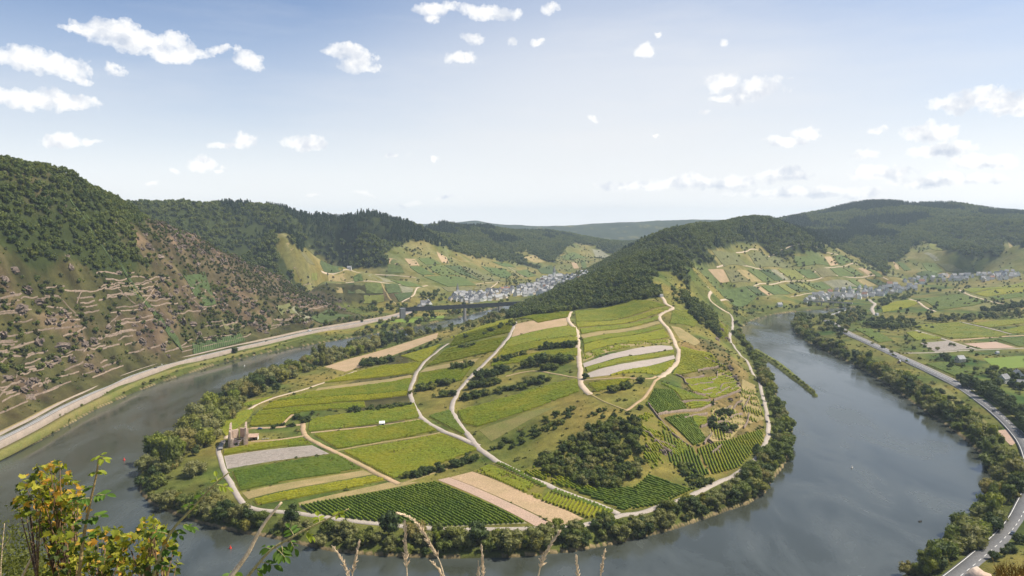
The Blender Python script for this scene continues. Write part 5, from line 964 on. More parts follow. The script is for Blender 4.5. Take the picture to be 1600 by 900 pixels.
def gridval(A, x, y):
    fa = np.interp(np.degrees(np.arctan2(x, y)), AZ, FI_A).astype(int); fr = np.interp(np.log(np.hypot(x, y)), LR, FI_R).astype(int); return A[fr, fa]
s_ = lm & (gridval(rockm, x, y) > 0.42) & (rng.random(len(x)) < 0.6); s_ &= visible(x, y, z, 6, s_); RKs = []
for k in range(3):
    q = RM[k].copy(); q.name = 'scree_stone'; RKs.append(q)
hh_ = rng.random(s_.sum()); sc_ = 1.1 + 3.2 * hh_ ** 2.5
scatter('scree', np.column_stack([x[s_], y[s_], z[s_] - 0.3]), np.column_stack([sc_ * 1.25, sc_, sc_ * (0.5 + 0.7 * rng.random(len(sc_)))]), rng.integers(0, 3, len(sc_)), RKs, 'loose pinkish rock and scree on the steep left hillside', 'rock')
x, y, z, u, v, r_ = candidates(1120, 2650, 7.5); s_ = inpoly(u, v, Z_RIDGE) & (x > -60) & (r_ < 2600) & (z > 12); s_ &= visible(x, y, z, 12, s_); forest('forest', (x[s_], y[s_], z[s_]), 9.5, FC, 'dense green forest on the central ridge behind the vineyards')
x, y, z, u, v, r_ = candidates(1650, 4700, 9.4); op = np.zeros(len(x), bool)
for p in Z_OPEN: op |= inpoly(u, v, p)
rg_ = inpoly(u, v, Z_RIDGE) & (r_ < 2600); lm = (u < 640) & (r_ < 1760) & (x < -100)
ok = ~op & ~rg_ & ~lm & (z > 16); ok &= visible(x, y, z, 14, ok); con = (fbm(x / 160, y / 160, 3, 91) + 0.25 * ((u > 520) & (u < 640) & (v < 375)) > 0.12) & (z > 110)
for nm, lo, hi, lb in [('forest', -999, 800, 'dark mixed forest on the hills behind the railway bridge'), ('forest', 800, 9999, 'dark forest on the big hill at the right')]:
    s_ = ok & (u >= lo) & (u < hi); forest(nm, (x[s_], y[s_], z[s_]), 11.8, FC, lb, con[s_])
so = op & (rng.random(len(x)) < np.clip((0.5 + 0.5 * fbm(x / 70, y / 70, 3, 95) - 0.46) * 1.8, 0.03, 0.5)) & (z > 16); so &= visible(x, y, z, 8, so); forest('scrub', (x[so], y[so], z[so]), 5.5, FC[:2] + SCm, 'bushes scattered among the far hillside vineyards')

# rough grass tussocks and low scrub wherever nothing is planted
x, y, z, u, v, r_ = candidates(400, 1700, 4.6); free = (gridval(ds, x, y) > 2) & ~gridval(ins, x, y) & (z > 0.5) & (z < 95) & (r_ > 340); dn = 0.5 + 0.5 * fbm(x / 26, y / 26, 4, 131)
free &= rng.random(len(x)) < np.clip((dn - 0.36) * 1.5, 0.02, 0.7); free &= ~(gridval(forestm, x, y) | (gridval(leftm, x, y) & (z > 40))); free &= visible(x, y, z, 3, free); fi_ = np.nonzero(free)[0]
for P in PLOTW: fi_ = fi_[~inpoly(x[fi_], y[fi_], P)]
for P in ROADW + [PL[:, :2], PR1[:, :2]]:
    wdt = 4.0 if len(P) and P is not PL else 4.0; fi_ = fi_[segdist(x[fi_], y[fi_], P, False) > (9.5 if (P.shape == PL[:, :2].shape and np.allclose(P, PL[:, :2])) or (P.shape == PR1[:, :2].shape and np.allclose(P, PR1[:, :2])) else 3.6)]
hh_ = 0.5 + 1.9 * rng.random(len(fi_)) ** 2.2; TF = [crown_mesh('tussock', 140 + k, M['tuss'], 4, 60, 0.14, 'bush') for k in range(2)]
scatter('rough_scrub', np.column_stack([x[fi_], y[fi_], z[fi_] - 0.1]), np.column_stack([hh_ * 2.0, hh_ * 2.0, hh_]), rng.integers(0, 2, len(fi_)), TF, 'rough grass tussocks and low scrub on unplanted ground', 'grass')
# ------------------------------------------------------------------ villages
def house_meshes(w, d, h, rh, wallm, roofm, win=False):
    m = MB(); m.add([(-w/2,-d/2,-2),(w/2,-d/2,-2),(w/2,d/2,-2),(-w/2,d/2,-2),(-w/2,-d/2,h),(w/2,-d/2,h),(w/2,d/2,h),(-w/2,d/2,h),(-w/2,0,h+rh),(w/2,0,h+rh)], [(0,1,5,4),(2,3,7,6),(1,2,6,9,5),(3,0,4,8,7)])
    r = MB(); o = 0.45; k = rh / (d / 2); e = d / 2 + o; zz = h - o * k + 0.12; t_ = 0.25
    r.add([(-w/2-o,-e,zz),(w/2+o,-e,zz),(w/2+o,0,h+rh+0.12),(-w/2-o,0,h+rh+0.12),(w/2+o,e,zz),(-w/2-o,e,zz),(-w/2-o,-e,zz+t_),(w/2+o,-e,zz+t_),(w/2+o,0,h+rh+0.12+t_),(-w/2-o,0,h+rh+0.12+t_),(w/2+o,e,zz+t_),(-w/2-o,e,zz+t_)],
          [(6,7,8,9),(9,8,10,11),(1,0,3,2),(2,3,5,4),(0,1,7,6),(4,5,11,10),(1,2,8,7),(2,4,10,8),(3,0,6,9),(5,3,9,11)])
    c = MB(); c.box((w * 0.2, d * 0.12, h + rh * 0.9), (0.7, 0.7, rh * 0.7))
    return m.mesh('wall', wallm), r.mesh('roof', roofm), c.mesh('chimney', M['wallstone'])
HV = [house_meshes(*a) for a in [(11, 9, 6, 5, M['render'], M['slate']), (9, 8, 7, 4.5, M['render'], M['slate']), (14, 9, 6, 5, M['render'], M['slate']), (10, 9, 5, 5, M['cream'], M['slate']), (12, 10, 7, 5, M['render'], M['redroof']), (9, 9, 6.5, 4.5, M['cream'], M['slate'])]]
HDESC = ['slate-roofed white house', 'narrow slate-roofed white house', 'long slate-roofed white house', 'slate-roofed cream house', 'white house with red-brown roof', 'small slate-roofed cream house']
def order_label(o, kindtext, where): NAMED.append((o, kindtext, where))
rh = random.Random(3)
def house(x, y, rz, vi, s=1.0):
    z = float(H(x, y)); e = empty('house', (x, y, z), rz); e.scale = (s, s, s); w_, r_m, c_ = HV[vi]
    obj('wall', w_, e); q = obj('roof', r_m, e); obj('chimney', c_, q); return e
def village(poly, n_, where, group, sep, tmin, rz, s=1.0):
    done = []; tries = 0; xs = [p[0] for p in poly]; ys = [p[1] for p in poly]
    while len(done) < n_ and tries < 6000:
        tries += 1; u, v = rh.uniform(min(xs), max(xs)), rh.uniform(min(ys), max(ys))
        if not inpoly([u], [v], poly)[0]: continue
        p = hit(u, v, tmin)
        if any((p[0] - q[0]) ** 2 + (p[1] - q[1]) ** 2 < sep ** 2 for q in done): continue
        done.append(p); vi = rh.choices(range(6), [5, 4, 4, 2, 0.7, 2])[0]; e = house(p[0], p[1], rz + rh.choice([0, 1.57]) + rh.gauss(0, 0.25), vi, s * rh.uniform(0.85, 1.15))
        tag(e, None, 'house', group); order_label(e, HDESC[vi], where)
village([(702,470),(712,462),(740,460),(780,455),(800,452),(835,446),(850,443),(868,446),(862,456),(840,462),(800,464),(770,470),(735,474)], 130, 'in far village, bridge end', 'houses of the far village', 12, 1500, 0.5)
village([(838,441),(860,432),(890,430),(925,427),(932,430),(905,440),(880,446),(850,447)], 70, 'in far village, church end', 'houses of the far village', 14, 1800, 0.4)
village([(655,476),(668,474),(672,480),(655,482)], 6, 'by the railway bridge', 'houses by the railway bridge', 14, 1400, 0.3)
village([(1252,468),(1290,458),(1330,452),(1380,447),(1440,446),(1438,452),(1380,462),(1330,470),(1260,474)], 85, 'in the right village', 'houses of the right village', 14, 1500, -0.4)
village([(1410,440),(1470,432),(1520,430),(1520,437),(1440,444)], 30, 'up the right valley', 'houses up the right valley', 16, 1900, -0.3)
village([(1528,430),(1590,425),(1592,434),(1535,440)], 42, 'in the farthest hamlet', 'houses of the farthest right hamlet', 15, 2000, -0.2)
def church(u, v, label, s, tmin=1500):
    p = hit(u, v, tmin); e = empty('church', (p[0], p[1], p[2]), 0.4); tag(e, label, 'church'); e.scale = (s, s, s)
    MB().box((0, 0, 8), (6, 6, 20)).build('tower', M['render'], e); m = MB(); m.add([(-3.4,-3.4,18),(3.4,-3.4,18),(3.4,3.4,18),(-3.4,3.4,18),(0,0,36)], [(0,1,4),(1,2,4),(2,3,4),(3,0,4),(3,2,1,0)]); m.build('spire', M['slate'], e)
    w_, r_m, _ = house_meshes(20, 10, 8, 6, M['render'], M['slate']); obj('nave', w_, e, (13, 0, 0)); obj('roof', r_m, e, (13, 0, 0))
    for k in range(4): MB().box((6 + 4.5 * k, -5.03, 4.5), (1.2, 0.1, 3.5)).build('window', M['glass'], e)
church(715, 462, 'white church with pointed slate spire at the near end of far village', 0.9); church(866, 436, 'tall white church tower above the far village roofs', 1.25); church(1362, 462, 'small yellowish church among houses of the right village', 0.6)
# bigger houses at the right edge, with windows and doors
def villa(u, v, rz, label, s=1.0, wallm='render'):
    p = hit(u, v); e = empty('house', (p[0], p[1], float(H(p[0], p[1]))), rz); tag(e, label, 'house'); e.scale = (s, s, s)
    w_, r_m, c_ = house_meshes(12, 9, 5.6, 4.6, M[wallm], M['slate']); obj('wall', w_, e); q = obj('roof', r_m, e); obj('chimney', c_, q)
    for side in (-1, 1):
        for k in range(4):
            for zz in (1.5, 4.2):
                if side < 0 and k == 1 and zz < 2: continue
                f = MB().box((-4.2 + 2.8 * k, side * 4.54, zz), (1.2, 0.1, 1.3)).build('window', M['glass'], e); MB().box((-4.2 + 2.8 * k, side * 4.56, zz - 0.72), (1.4, 0.2, 0.1)).build('sill', M['concrete'], f)
    for side in (-1, 1):
        for k in (-2.4, 0, 2.4): MB().box((side * 6.04, k, 4.0), (0.1, 1.1, 1.3)).build('window', M['glass'], e)
    dq = MB().box((-1.4, -4.54, 1.05), (1.0, 0.1, 2.1)).build('door', M['bark'], e); MB().box((-1.05, -4.62, 1.05), (0.06, 0.08, 0.2)).build('handle', M['steel'], dq)
villa(1568, 598, 0.5, 'white house with dark roof in the trees at the right edge'); villa(1590, 592, 1.2, 'pale house with steep slate roof at the right frame edge', 1.1); villa(1597, 606, -0.3, 'low dark-roofed house nearest the right frame edge', 0.9)
villa(1500, 566, 0.3, 'beige building behind the tree clump on the right plain', 0.9, 'cream'); villa(1370, 493, 0.6, 'small white hut beside the large dark tree on the right plain', 0.55); villa(1558, 553, 0.2, 'tiny white shed among bushes above the bright green lawn', 0.4); villa(1405, 567, 0.9, 'small red-walled garden shed near the right main road', 0.4, 'pink')
villa(1218, 479, 0.2, 'long low white building at the far end of right river arm', 0.9); villa(546, 421, 0.1, 'small grey hut at the foot of the forest gully', 0.9); villa(1033, 464, 0.4, 'tiny white chapel hut at the end of the saddle track', 0.45)

# ------------------------------------------------------------------ bridges
A_ = PD(632, 484, 1440); B_ = PD(850, 484, 1560); zb = 17.0
def bridge_rail():
    a = np.array([A_[0], A_[1]]); b_ = np.array([B_[0], B_[1]]); Ld = np.linalg.norm(b_ - a); ang = math.atan2(*(b_ - a)[::-1]); e = empty('railway_bridge', (a[0], a[1], 0), ang); tag(e, 'dark steel lattice girder railway bridge on stone piers across the valley', 'bridge')
    zt = PD(632, 481, 1440)[2]; hg = 7.0
    for side in (-2.6, 2.6):
        g = MB(); g.box((Ld / 2, side, zt), (Ld, 0.5, 0.7)); g.box((Ld / 2, side, zt - hg), (Ld, 0.5, 0.7)); nb = int(Ld / 6)
        for k in range(nb):
            x0 = Ld * k / nb; x1 = Ld * (k + 1) / nb; g.tube([(x0, side, zt - hg), (x1, side, zt)] if k % 2 else [(x0, side, zt), (x1, side, zt - hg)], 0.28, 4); g.box((x0, side, zt - hg / 2), (0.4, 0.3, hg))
        g.box((Ld / 2, side, zt - hg / 2), (Ld, 0.12, hg * 0.72)); g.build('girder', M['steel'], e)
    MB().box((Ld / 2, 0, zt - hg * 0.5), (Ld, 4.4, 0.6)).build('deck', M['steel'], e); MB().box((Ld / 2, 0, zt - hg - 0.2), (Ld, 4.6, 0.3)).build('lower_deck', M['steel'], e)
    for f in (0.41, 0.66, 0.87): MB().box((Ld * f, 0, (zt - hg) / 2 - 2), (4.0, 8, zt - hg + 3.2), taper=0.85).build('pier', M['concrete'], e)
    MB().box((-4, 0, zt / 2 - 3), (10, 9, zt + 5)).build('abutment', M['slate'], e); MB().box((Ld + 6, 0, zt / 2 - 3), (14, 9, zt + 5)).build('abutment', M['concrete'], e)
bridge_rail()
def bridge_road():
    a = PZ(1255, 470, 11); b_ = PZ(1332, 474, 11); Ld = np.linalg.norm((b_ - a)[:2]); ang = math.atan2(b_[1] - a[1], b_[0] - a[0]); e = empty('road_bridge', (a[0], a[1], 0), ang); tag(e, 'low pale concrete road bridge in front of the right village', 'bridge')
    MB().box((Ld / 2, 0, 11), (Ld, 9, 1.4)).build('deck', M['concrete'], e)
    for s_ in (-4.6, 4.6): MB().box((Ld / 2, s_, 12.2), (Ld, 0.3, 1.0)).build('parapet', M['concrete'], e)
    for f in (0.15, 0.38, 0.62, 0.85): MB().box((Ld * f, 0, 5), (1.6, 7, 10.6)).build('pier', M['concrete'], e)
bridge_road()

# ------------------------------------------------------------------ abbey ruin
def ruin():
    p = hit(372, 697); q = hit(376, 672); dirv = (q - p)[:2]; ang = math.atan2(dirv[1], dirv[0]); e = empty('abbey_ruin', (p[0], p[1], float(H(p[0], p[1])) - 0.3), ang); tag(e, 'roofless pink stone abbey ruin with two tall broken walls and narrow windows', 'ruin')
    Lw, hw, th, wd = 25.0, 14.0, 1.3, 12.5; r = random.Random(2)
    def side(y, tops, name):
        m = MB(); n_ = len(tops); seg = Lw / n_
        for k in range(n_):
            x0 = k * seg; pier = seg * 0.62; gw = seg - pier; gx = x0 + pier + gw / 2; last = k == n_ - 1; t1 = tops[k]
            m.box((x0 + pier / 2, y, t1 / 2), (pier, th, t1))
            if not last:
                t2 = min(t1, tops[k + 1]) - 0.3; m.box((gx, y, 2.6), (gw, th * 0.98, 5.2)); m.box((gx, y, (10.6 + t2) / 2), (gw, th * 0.97, t2 - 10.6))
                m.add([(gx - gw/2, y - th*.48, 9.2), (gx, y - th*.48, 10.62), (gx - gw/2, y - th*.48, 10.62), (gx - gw/2, y + th*.48, 9.2), (gx, y + th*.48, 10.62), (gx - gw/2, y + th*.48, 10.62)], [(0,1,2),(3,5,4),(0,3,4,1)]); m.add([(gx + gw/2, y - th*.48, 9.2), (gx, y - th*.48, 10.62), (gx + gw/2, y - th*.48, 10.62), (gx + gw/2, y + th*.48, 9.2), (gx, y + th*.48, 10.62), (gx + gw/2, y + th*.48, 10.62)], [(0,2,1),(3,4,5),(0,1,4,3)])
            for j in range(4): m.box((x0 + r.uniform(0, seg * 0.9), y + r.uniform(-.2, .2), t1 - 0.1), (r.uniform(0.6, 1.8), th * 0.85, r.uniform(0.3, 1.5)), r.uniform(-.06, .06))
            m.box((x0 + pier / 2, y + (th if y > 0 else -th) * 0.9, t1 * 0.33), (1.0, 1.2, t1 * 0.66), 0, 0.8)
        return m.build(name, M['ruinstone'], e)
    side(wd / 2, [13.2, 14.2, 14.8, 15, 14.5], 'side_wall'); side(-wd / 2, [15.4, 15.0, 14.7, 14.6, 14], 'side_wall')
    a = MB()
    for k in range(4):
        t0 = -math.pi / 2 + math.pi * k / 3.0; x, y = Lw + 4.6 * math.cos(t0) - 1, wd / 2 * math.sin(t0); a.box((x, y, 3.6 + 0.4 * (k % 2)), (1.6, 5.2, 7.2 + 0.8 * (k % 2)), t0)
    a.build('apse', M['ruinstone'], e); b_ = MB(); b_.box((0.3, wd / 2 - 1.2, 3.4), (1.2, 2.2, 6.8), 0, 0.8); b_.box((0.3, -wd / 2 + 1.0, 3.8), (1.2, 1.6, 7.6), 0, 0.8); b_.build('front_wall', M['ruinstone'], e)
    MB().box((Lw / 2, 0, 0.25), (Lw - 1, wd - 1.4, 0.3)).build('paving', M['grey'], e)
    st = MB()
    for k in range(7): st.box((-2 + k * 2.2, wd / 2 + 7.5, 0.3 + 0.12 * k), (0.9, 3.2, 0.5))
    st.build('wall_shadow_gaps', M['concrete'], e); MB().box((4.6, wd / 2 + 7.5, 0.1), (17, 3.6, 0.4)).build('wall_shadow_bed', M['asphalt'], e)  # dark bed with pale bars stands in for the left wall's striped shadow
    return e
ruin()
def shed(u, v, rz, label, dims, roofm, wallm, openf=False):
    p = hit(u, v); w, d, h = dims; e = empty('shed', (p[0], p[1], float(H(p[0], p[1]))), rz); tag(e, label, 'shed')
    if openf:
        MB().box((0, d / 2 - 0.15, h / 2), (w, 0.3, h)).build('back_wall', wallm, e); MB().box((w / 2 - 0.15, 0, h / 2), (0.3, d - 0.7, h * 0.95)).build('side_wall', M['render'], e)
        for x in (-w / 2 + 0.2, 0): MB().box((x, -d / 2 + 0.2, h / 2), (0.25, 0.25, h)).build('post', M['bark'], e)
    else: MB().box((0, 0, h / 2), (w, d, h)).build('wall', wallm, e); MB().box((w * 0.15, -d / 2 - 0.02, h * 0.45), (w * 0.4, 0.06, h * 0.7)).build('door', M['glass'], e)
    m = MB(); m.add([(-w/2-.3,-d/2-.4,h-.1),(w/2+.3,-d/2-.4,h-.1),(w/2+.3,d/2+.3,h+1.4),(-w/2-.3,d/2+.3,h+1.4),(-w/2-.3,-d/2-.4,h+.15),(w/2+.3,-d/2-.4,h+.15),(w/2+.3,d/2+.3,h+1.65),(-w/2-.3,d/2+.3,h+1.65)], [(3,2,1,0),(4,5,6,7),(0,1,5,4),(1,2,6,5),(2,3,7,6),(3,0,4,7)]); m.build('roof', roofm, e)
shed(396, 687, 0.15, 'open lean-to with pinkish sloping roof beside the abbey ruin', (8, 5.5, 3.0), M['pink'], M['ruinstone'], True); shed(597, 665, 0.15, 'small white cabin standing in the vines below the hedge', (4.6, 2.4, 2.4), M['render'], M['render'])
for k, (u, v) in enumerate([(411, 687), (415, 686), (419, 686)]):
    p = hit(u, v); e = empty('picnic_table', (p[0], p[1], float(H(p[0], p[1]))), 0.2 * k); tag(e, None, 'table', 'picnic tables beside the abbey'); order_label(e, 'wooden picnic table', 'beside the abbey lean-to'); MB().box((0, 0, 0.75), (1.8, 0.8, 0.06)).build('tabletop', M['concrete'], e)
    for s_ in (-0.75, 0.75): MB().box((0, s_, 0.45), (1.8, 0.3, 0.05)).build('seat', M['concrete'], e)
    for s_ in (-0.7, 0.7): MB().box((s_, 0, 0.36), (0.1, 1.5, 0.72)).build('leg', M['bark'], e)

# ------------------------------------------------------------------ vehicles, buoys, boats
def car_parts(colr):
    body = MB(); P = [(-2.1,0.35),(-2.15,0.75),(-2.0,0.95),(-1.3,1.0),(1.0,0.98),(1.9,0.85),(2.15,0.7),(2.15,0.38)]
    n_ = len(P); body.add([(x, -0.88, z) for x, z in P] + [(x, 0.88, z) for x, z in P], [tuple(range(n_ - 1, -1, -1)), tuple(range(n_, 2 * n_))] + [(k, (k + 1) % n_, n_ + (k + 1) % n_, n_ + k) for k in range(n_)])
    cab = MB(); cab.add([(-1.75,-.8,.98),(1.0,-.8,.98),(1.0,.8,.98),(-1.75,.8,.98),(-1.2,-.62,1.45),(0.3,-.62,1.45),(0.3,.62,1.45),(-1.2,.62,1.45)], [(0,1,5,4),(1,2,6,5),(2,3,7,6),(3,0,4,7)])
    rf = MB(); rf.box((-0.45, 0, 1.48), (1.55, 1.26, 0.06)); return body.mesh('body', colr), cab.mesh('windows', M['glass']), rf.mesh('roof_panel', colr)
WH = MB().tube([(0, -0.11, 0), (0, 0.11, 0)], 0.33, 12).mesh('wheel', M['tyre']); CARC = {}
def car(x, y, z, rz, colname, c, label, s=1.0):
    if colname not in CARC: CARC[colname] = car_parts(plain(colname + '_car_paint', c, 0.3, 0.5))
    e = empty('car', (x, y, z), rz); e.scale = (s, s, s); tag(e, label, 'car')
    for nm, me in zip(('body', 'windows', 'roof_panel'), CARC[colname]): obj(nm, me, e)
    for X in (-1.35, 1.4):
        for Y in (-0.85, 0.85): obj('wheel', WH, e, (X, Y, 0.33))
def oncurve(P, u, z, lat, zroad, **k):
    Q = spline(P[:, :2], 2.0); uu, vv = project(Q[:, 0], Q[:, 1], np.full(len(Q), zroad)); i = int(np.argmin((uu - u[0]) ** 2 + (vv - u[1]) ** 2)); i = min(max(i, 1), len(Q) - 2); T = Q[i + 1] - Q[i - 1]; T /= np.linalg.norm(T); nn = np.array([-T[1], T[0]]); q = Q[i] + nn * lat; return q[0], q[1], zroad + z, math.atan2(T[1], T[0])
for P, px, zr, lat, cn, c, lb, s_ in [(PL, (255,573), 12.61, 2, 'white', (.75,.75,.75), 'white car on the left riverside road, nearest the camera', 1.1), (PL, (242,576), 12.61, -2, 'dark', (.04,.045,.06), 'dark car on the left riverside road behind the white one', 1), (PL, (486,519), 12.61, 2, 'white', (.75,.75,.75), 'white van at the far end of the left road', 1.7), (PL, (415,534), 12.61, -2, 'dark', (.04,.045,.06), 'dark car far along the left road near bushes', 1),
 (PR1, (1402,557), 9.73, -2.2, 'dark', (.04,.045,.06), 'dark car at the far junction of the right road', 1.1), (PR1, (1415,564), 9.73, 2.2, 'pale_blue', (.45,.6,.66), 'pale blue car at the far junction of the right road', 1.2), (PR1, (1556,645), 9.73, -2.2, 'dark', (.04,.045,.06), 'dark car beside the shading tree row on right road', 1.1), (PR1, (1579,836), 9.73, 2.2, 'navy', (.03,.045,.08), 'dark blue car on the near bend at lower right', 1.05)]:
    x, y, z, a = oncurve(P, px, 0, lat, zr); car(x, y, z, a, cn, c, lb, s_)
p = hit(406, 671); car(p[0], p[1], float(H(p[0], p[1])) + 0.3, 0.3, 'blue', (.05, .1, .3), 'small blue car parked on sand by the abbey')
for u, v, lb in [(1191,634,'dark car on the shore road under the right bank trees'), (1198,660,'second dark car on the shore road near the bend')]:
    p = hit(u, v); car(p[0], p[1], float(H(p[0], p[1])) + 0.35, 1.5, 'dark', (.04, .045, .06), lb)
red = plain('red_buoy_paint', (0.62, 0.06, 0.04), 0.4)
def buoy(u, v, label, mt, s):
    p = PZ(u, v, 0); e = empty('buoy', (p[0], p[1], 0)); tag(e, label, 'buoy'); e.scale = (s, s, s)
    MB().tube([(0, 0, -0.4), (0, 0, 0.0), (0, 0, 0.5)], [0.5, 0.9, 0.85], 12).build('float', mt, e); MB().tube([(0, 0, 0.5), (0, 0, 1.1), (0, 0, 2.2)], [0.6, 0.45, 0.08], 10).build('cone', mt, e); MB().tube([(0, 0, 2.2), (0, 0, 2.7)], 0.05, 6).build('staff', M['steel'], e)
buoy(194, 719, 'red river buoy near the left arm, farther of two red ones', red, 1.1); buoy(360, 857, 'red river buoy off the near left shore', red, 0.95); buoy(1331, 731, 'whitish buoy in the middle of the right arm', plain('white_buoy_paint', (.75, .68, .62), 0.4), 0.9); buoy(382, 572, 'tiny pale buoy far up the left arm', M['render'], 1.0)
p = PZ(1438, 815, 0); e = empty('rowing_boat', (p[0], p[1], 0), 0.4); tag(e, 'small dark boat drifting near the lower right bank', 'boat'); m = MB(); Ph = [(-1.6, 0.35), (-1.3, 0.6), (0.6, 0.65), (1.7, 0.0), (0.6, -0.65), (-1.3, -0.6), (-1.6, -0.35)]
m.add([(x * 0.8, y * 0.7, -0.15) for x, y in Ph] + [(x, y, 0.45) for x, y in Ph], [tuple(range(6, -1, -1))] + [(k, (k + 1) % 7, 7 + (k + 1) % 7, 7 + k) for k in range(7)]); m.build('hull', plain('dark_boat_paint', (.05, .045, .04), .5), e)
for x in (-0.7, 0.3): MB().box((x, 0, 0.36), (0.25, 1.05, 0.05)).build('thwart', M['bark'], e)

# ------------------------------------------------------------------ the viewpoint: plants at arm's length, rooted on the ledge
LEDGE = 198.3
def near_pt(u, v, d):
    q = raydir(u, v); return Vector(q * d / q[1] * 1.0) + Vector((0, 0, CAMZ))
def leaf_lobed(mat, name='leaf'):
    """five-lobed leaf, about 1 long, slightly folded and cupped"""
    out = [(0, 0), (.12, .04), (.42, -.02), (.34, .16), (.62, .34), (.38, .40), (.46, .62), (.24, .58), (.13, .78), (0, 1.0)]
    V = [(x, y, 0.28 * abs(x) - 0.18 * y * y) for x, y in out] + [(-x, y, 0.28 * abs(x) - 0.18 * y * y) for x, y in out[1:-1]]; n_ = len(out); mid = len(V); V.append((0, 0.42, -0.03))
    ring = list(range(n_)) + list(range(len(out) + len(out) - 3, n_ - 1, -1)); F = [(mid, ring[k], ring[(k + 1) % len(ring)]) for k in range(len(ring))]
    return mesh(name, V, F, mat)
def leaf_oval(mat, name='leaflet'):
    V = [(0,0,0),(.2,.2,.07),(.27,.5,.08),(.18,.8,.03),(0,1,-.08),(-.18,.8,.03),(-.27,.5,.08),(-.2,.2,.07),(0,.5,-.01)]
    return mesh(name, V, [(8, k, (k + 1) % 8) for k in range(8)], mat)
def nearleaf(name, a, b, tr=0.35): return leafmat(name, a, b, tr, 0.3, None, 30)
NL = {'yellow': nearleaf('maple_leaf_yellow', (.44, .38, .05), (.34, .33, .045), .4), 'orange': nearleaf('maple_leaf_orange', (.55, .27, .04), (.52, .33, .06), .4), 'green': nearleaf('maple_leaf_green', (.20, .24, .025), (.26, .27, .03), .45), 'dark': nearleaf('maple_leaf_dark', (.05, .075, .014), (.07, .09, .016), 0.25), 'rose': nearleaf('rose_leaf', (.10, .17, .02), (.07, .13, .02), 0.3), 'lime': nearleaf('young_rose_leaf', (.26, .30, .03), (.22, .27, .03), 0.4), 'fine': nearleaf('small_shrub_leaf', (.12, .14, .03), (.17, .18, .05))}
M['stem'] = surf('pale_stem', (.34, .30, .12), (.40, .33, .16), 20, 90); M['redstem'] = surf('reddish_stem', (.30, .20, .09), (.38, .28, .12), 20, 90); M['drystem'] = surf('dry_grass_stem', (.62, .47, .30), (.72, .56, .38), 20, 120); M['twig'] = surf('brown_twig', (.14, .09, .05), (.2, .13, .08), 20, 90)
ML = {k: leaf_lobed(NL[k]) for k in ('yellow', 'orange', 'green', 'dark')}; MO = {k: leaf_oval(NL[k]) for k in ('rose', 'lime', 'fine', 'orange', 'yellow')}
rf_ = random.Random(21)
def rndrot(): return (rf_.gauss(-0.5, 0.6), rf_.gauss(0, 0.6), rf_.uniform(0, 6.28))
def branch_bush(name, label, roots, blobs, depth, mix, nper, size, parts=290):
    e = empty(name, (roots[0][0], roots[0][1], LEDGE)); tag(e, label, 'shrub'); n_ = 0
    base = Vector(e.location); tw = MB(); rest = {}
    for bi, (u, v, ru, rv) in enumerate(blobs):
        c = near_pt(u, v, depth); r0 = Vector(roots[bi % len(roots)]); mid_ = r0.lerp(c, 0.55) + Vector((rf_.gauss(0, .03), rf_.gauss(0, .03), 0.02)); tw.tube([r0 - base, mid_ - base, c - base], [0.009, 0.006, 0.002], 6)
        for k in range(5):
            q = near_pt(u + rf_.uniform(-ru, ru) * .9, v + rf_.uniform(-rv, rv) * .9, depth + rf_.uniform(-.15, .15)); tw.tube([mid_.lerp(c, 0.5) - base, q - base], [0.003, 0.001], 5)
        for k in range(int(nper * ru * rv / 1000)):
            a = rf_.uniform(0, 6.28); rr_ = math.sqrt(rf_.random()); du, dv = math.cos(a) * rr_, math.sin(a) * rr_
            q = near_pt(u + du * ru, v + dv * rv, depth + rf_.uniform(-.16, .16)); up = -dv + 0.4 * du
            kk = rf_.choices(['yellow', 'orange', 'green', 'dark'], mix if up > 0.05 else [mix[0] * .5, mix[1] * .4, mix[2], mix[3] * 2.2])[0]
            s_ = size * rf_.uniform(.6, 1.25); rot = rndrot(); n_ += 1
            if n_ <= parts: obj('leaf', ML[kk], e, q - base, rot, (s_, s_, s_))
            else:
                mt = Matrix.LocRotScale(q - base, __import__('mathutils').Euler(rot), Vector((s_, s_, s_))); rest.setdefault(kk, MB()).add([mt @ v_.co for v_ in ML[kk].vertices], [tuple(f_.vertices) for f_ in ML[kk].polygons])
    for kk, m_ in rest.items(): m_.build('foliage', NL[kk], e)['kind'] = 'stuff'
    tw.build('branch', M['twig'], e, smooth=True); return n_
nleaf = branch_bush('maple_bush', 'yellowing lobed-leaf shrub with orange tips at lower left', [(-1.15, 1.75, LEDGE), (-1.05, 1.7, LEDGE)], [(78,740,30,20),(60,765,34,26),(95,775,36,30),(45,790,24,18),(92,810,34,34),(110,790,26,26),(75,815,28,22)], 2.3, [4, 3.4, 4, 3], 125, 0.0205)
branch_bush('maple_bush', 'yellow-green lobed-leaf shrub along the bottom left edge', [(-1.0, 1.7, LEDGE), (-0.85, 1.7, LEDGE)], [(105,850,34,26),(140,880,40,26),(165,850,34,28),(205,860,40,30),(235,830,24,22),(250,870,34,28),(190,888,40,16),(255,838,20,16),(95,888,30,20)], 2.15, [4, 2.0, 5, 3], 118, 0.0205)
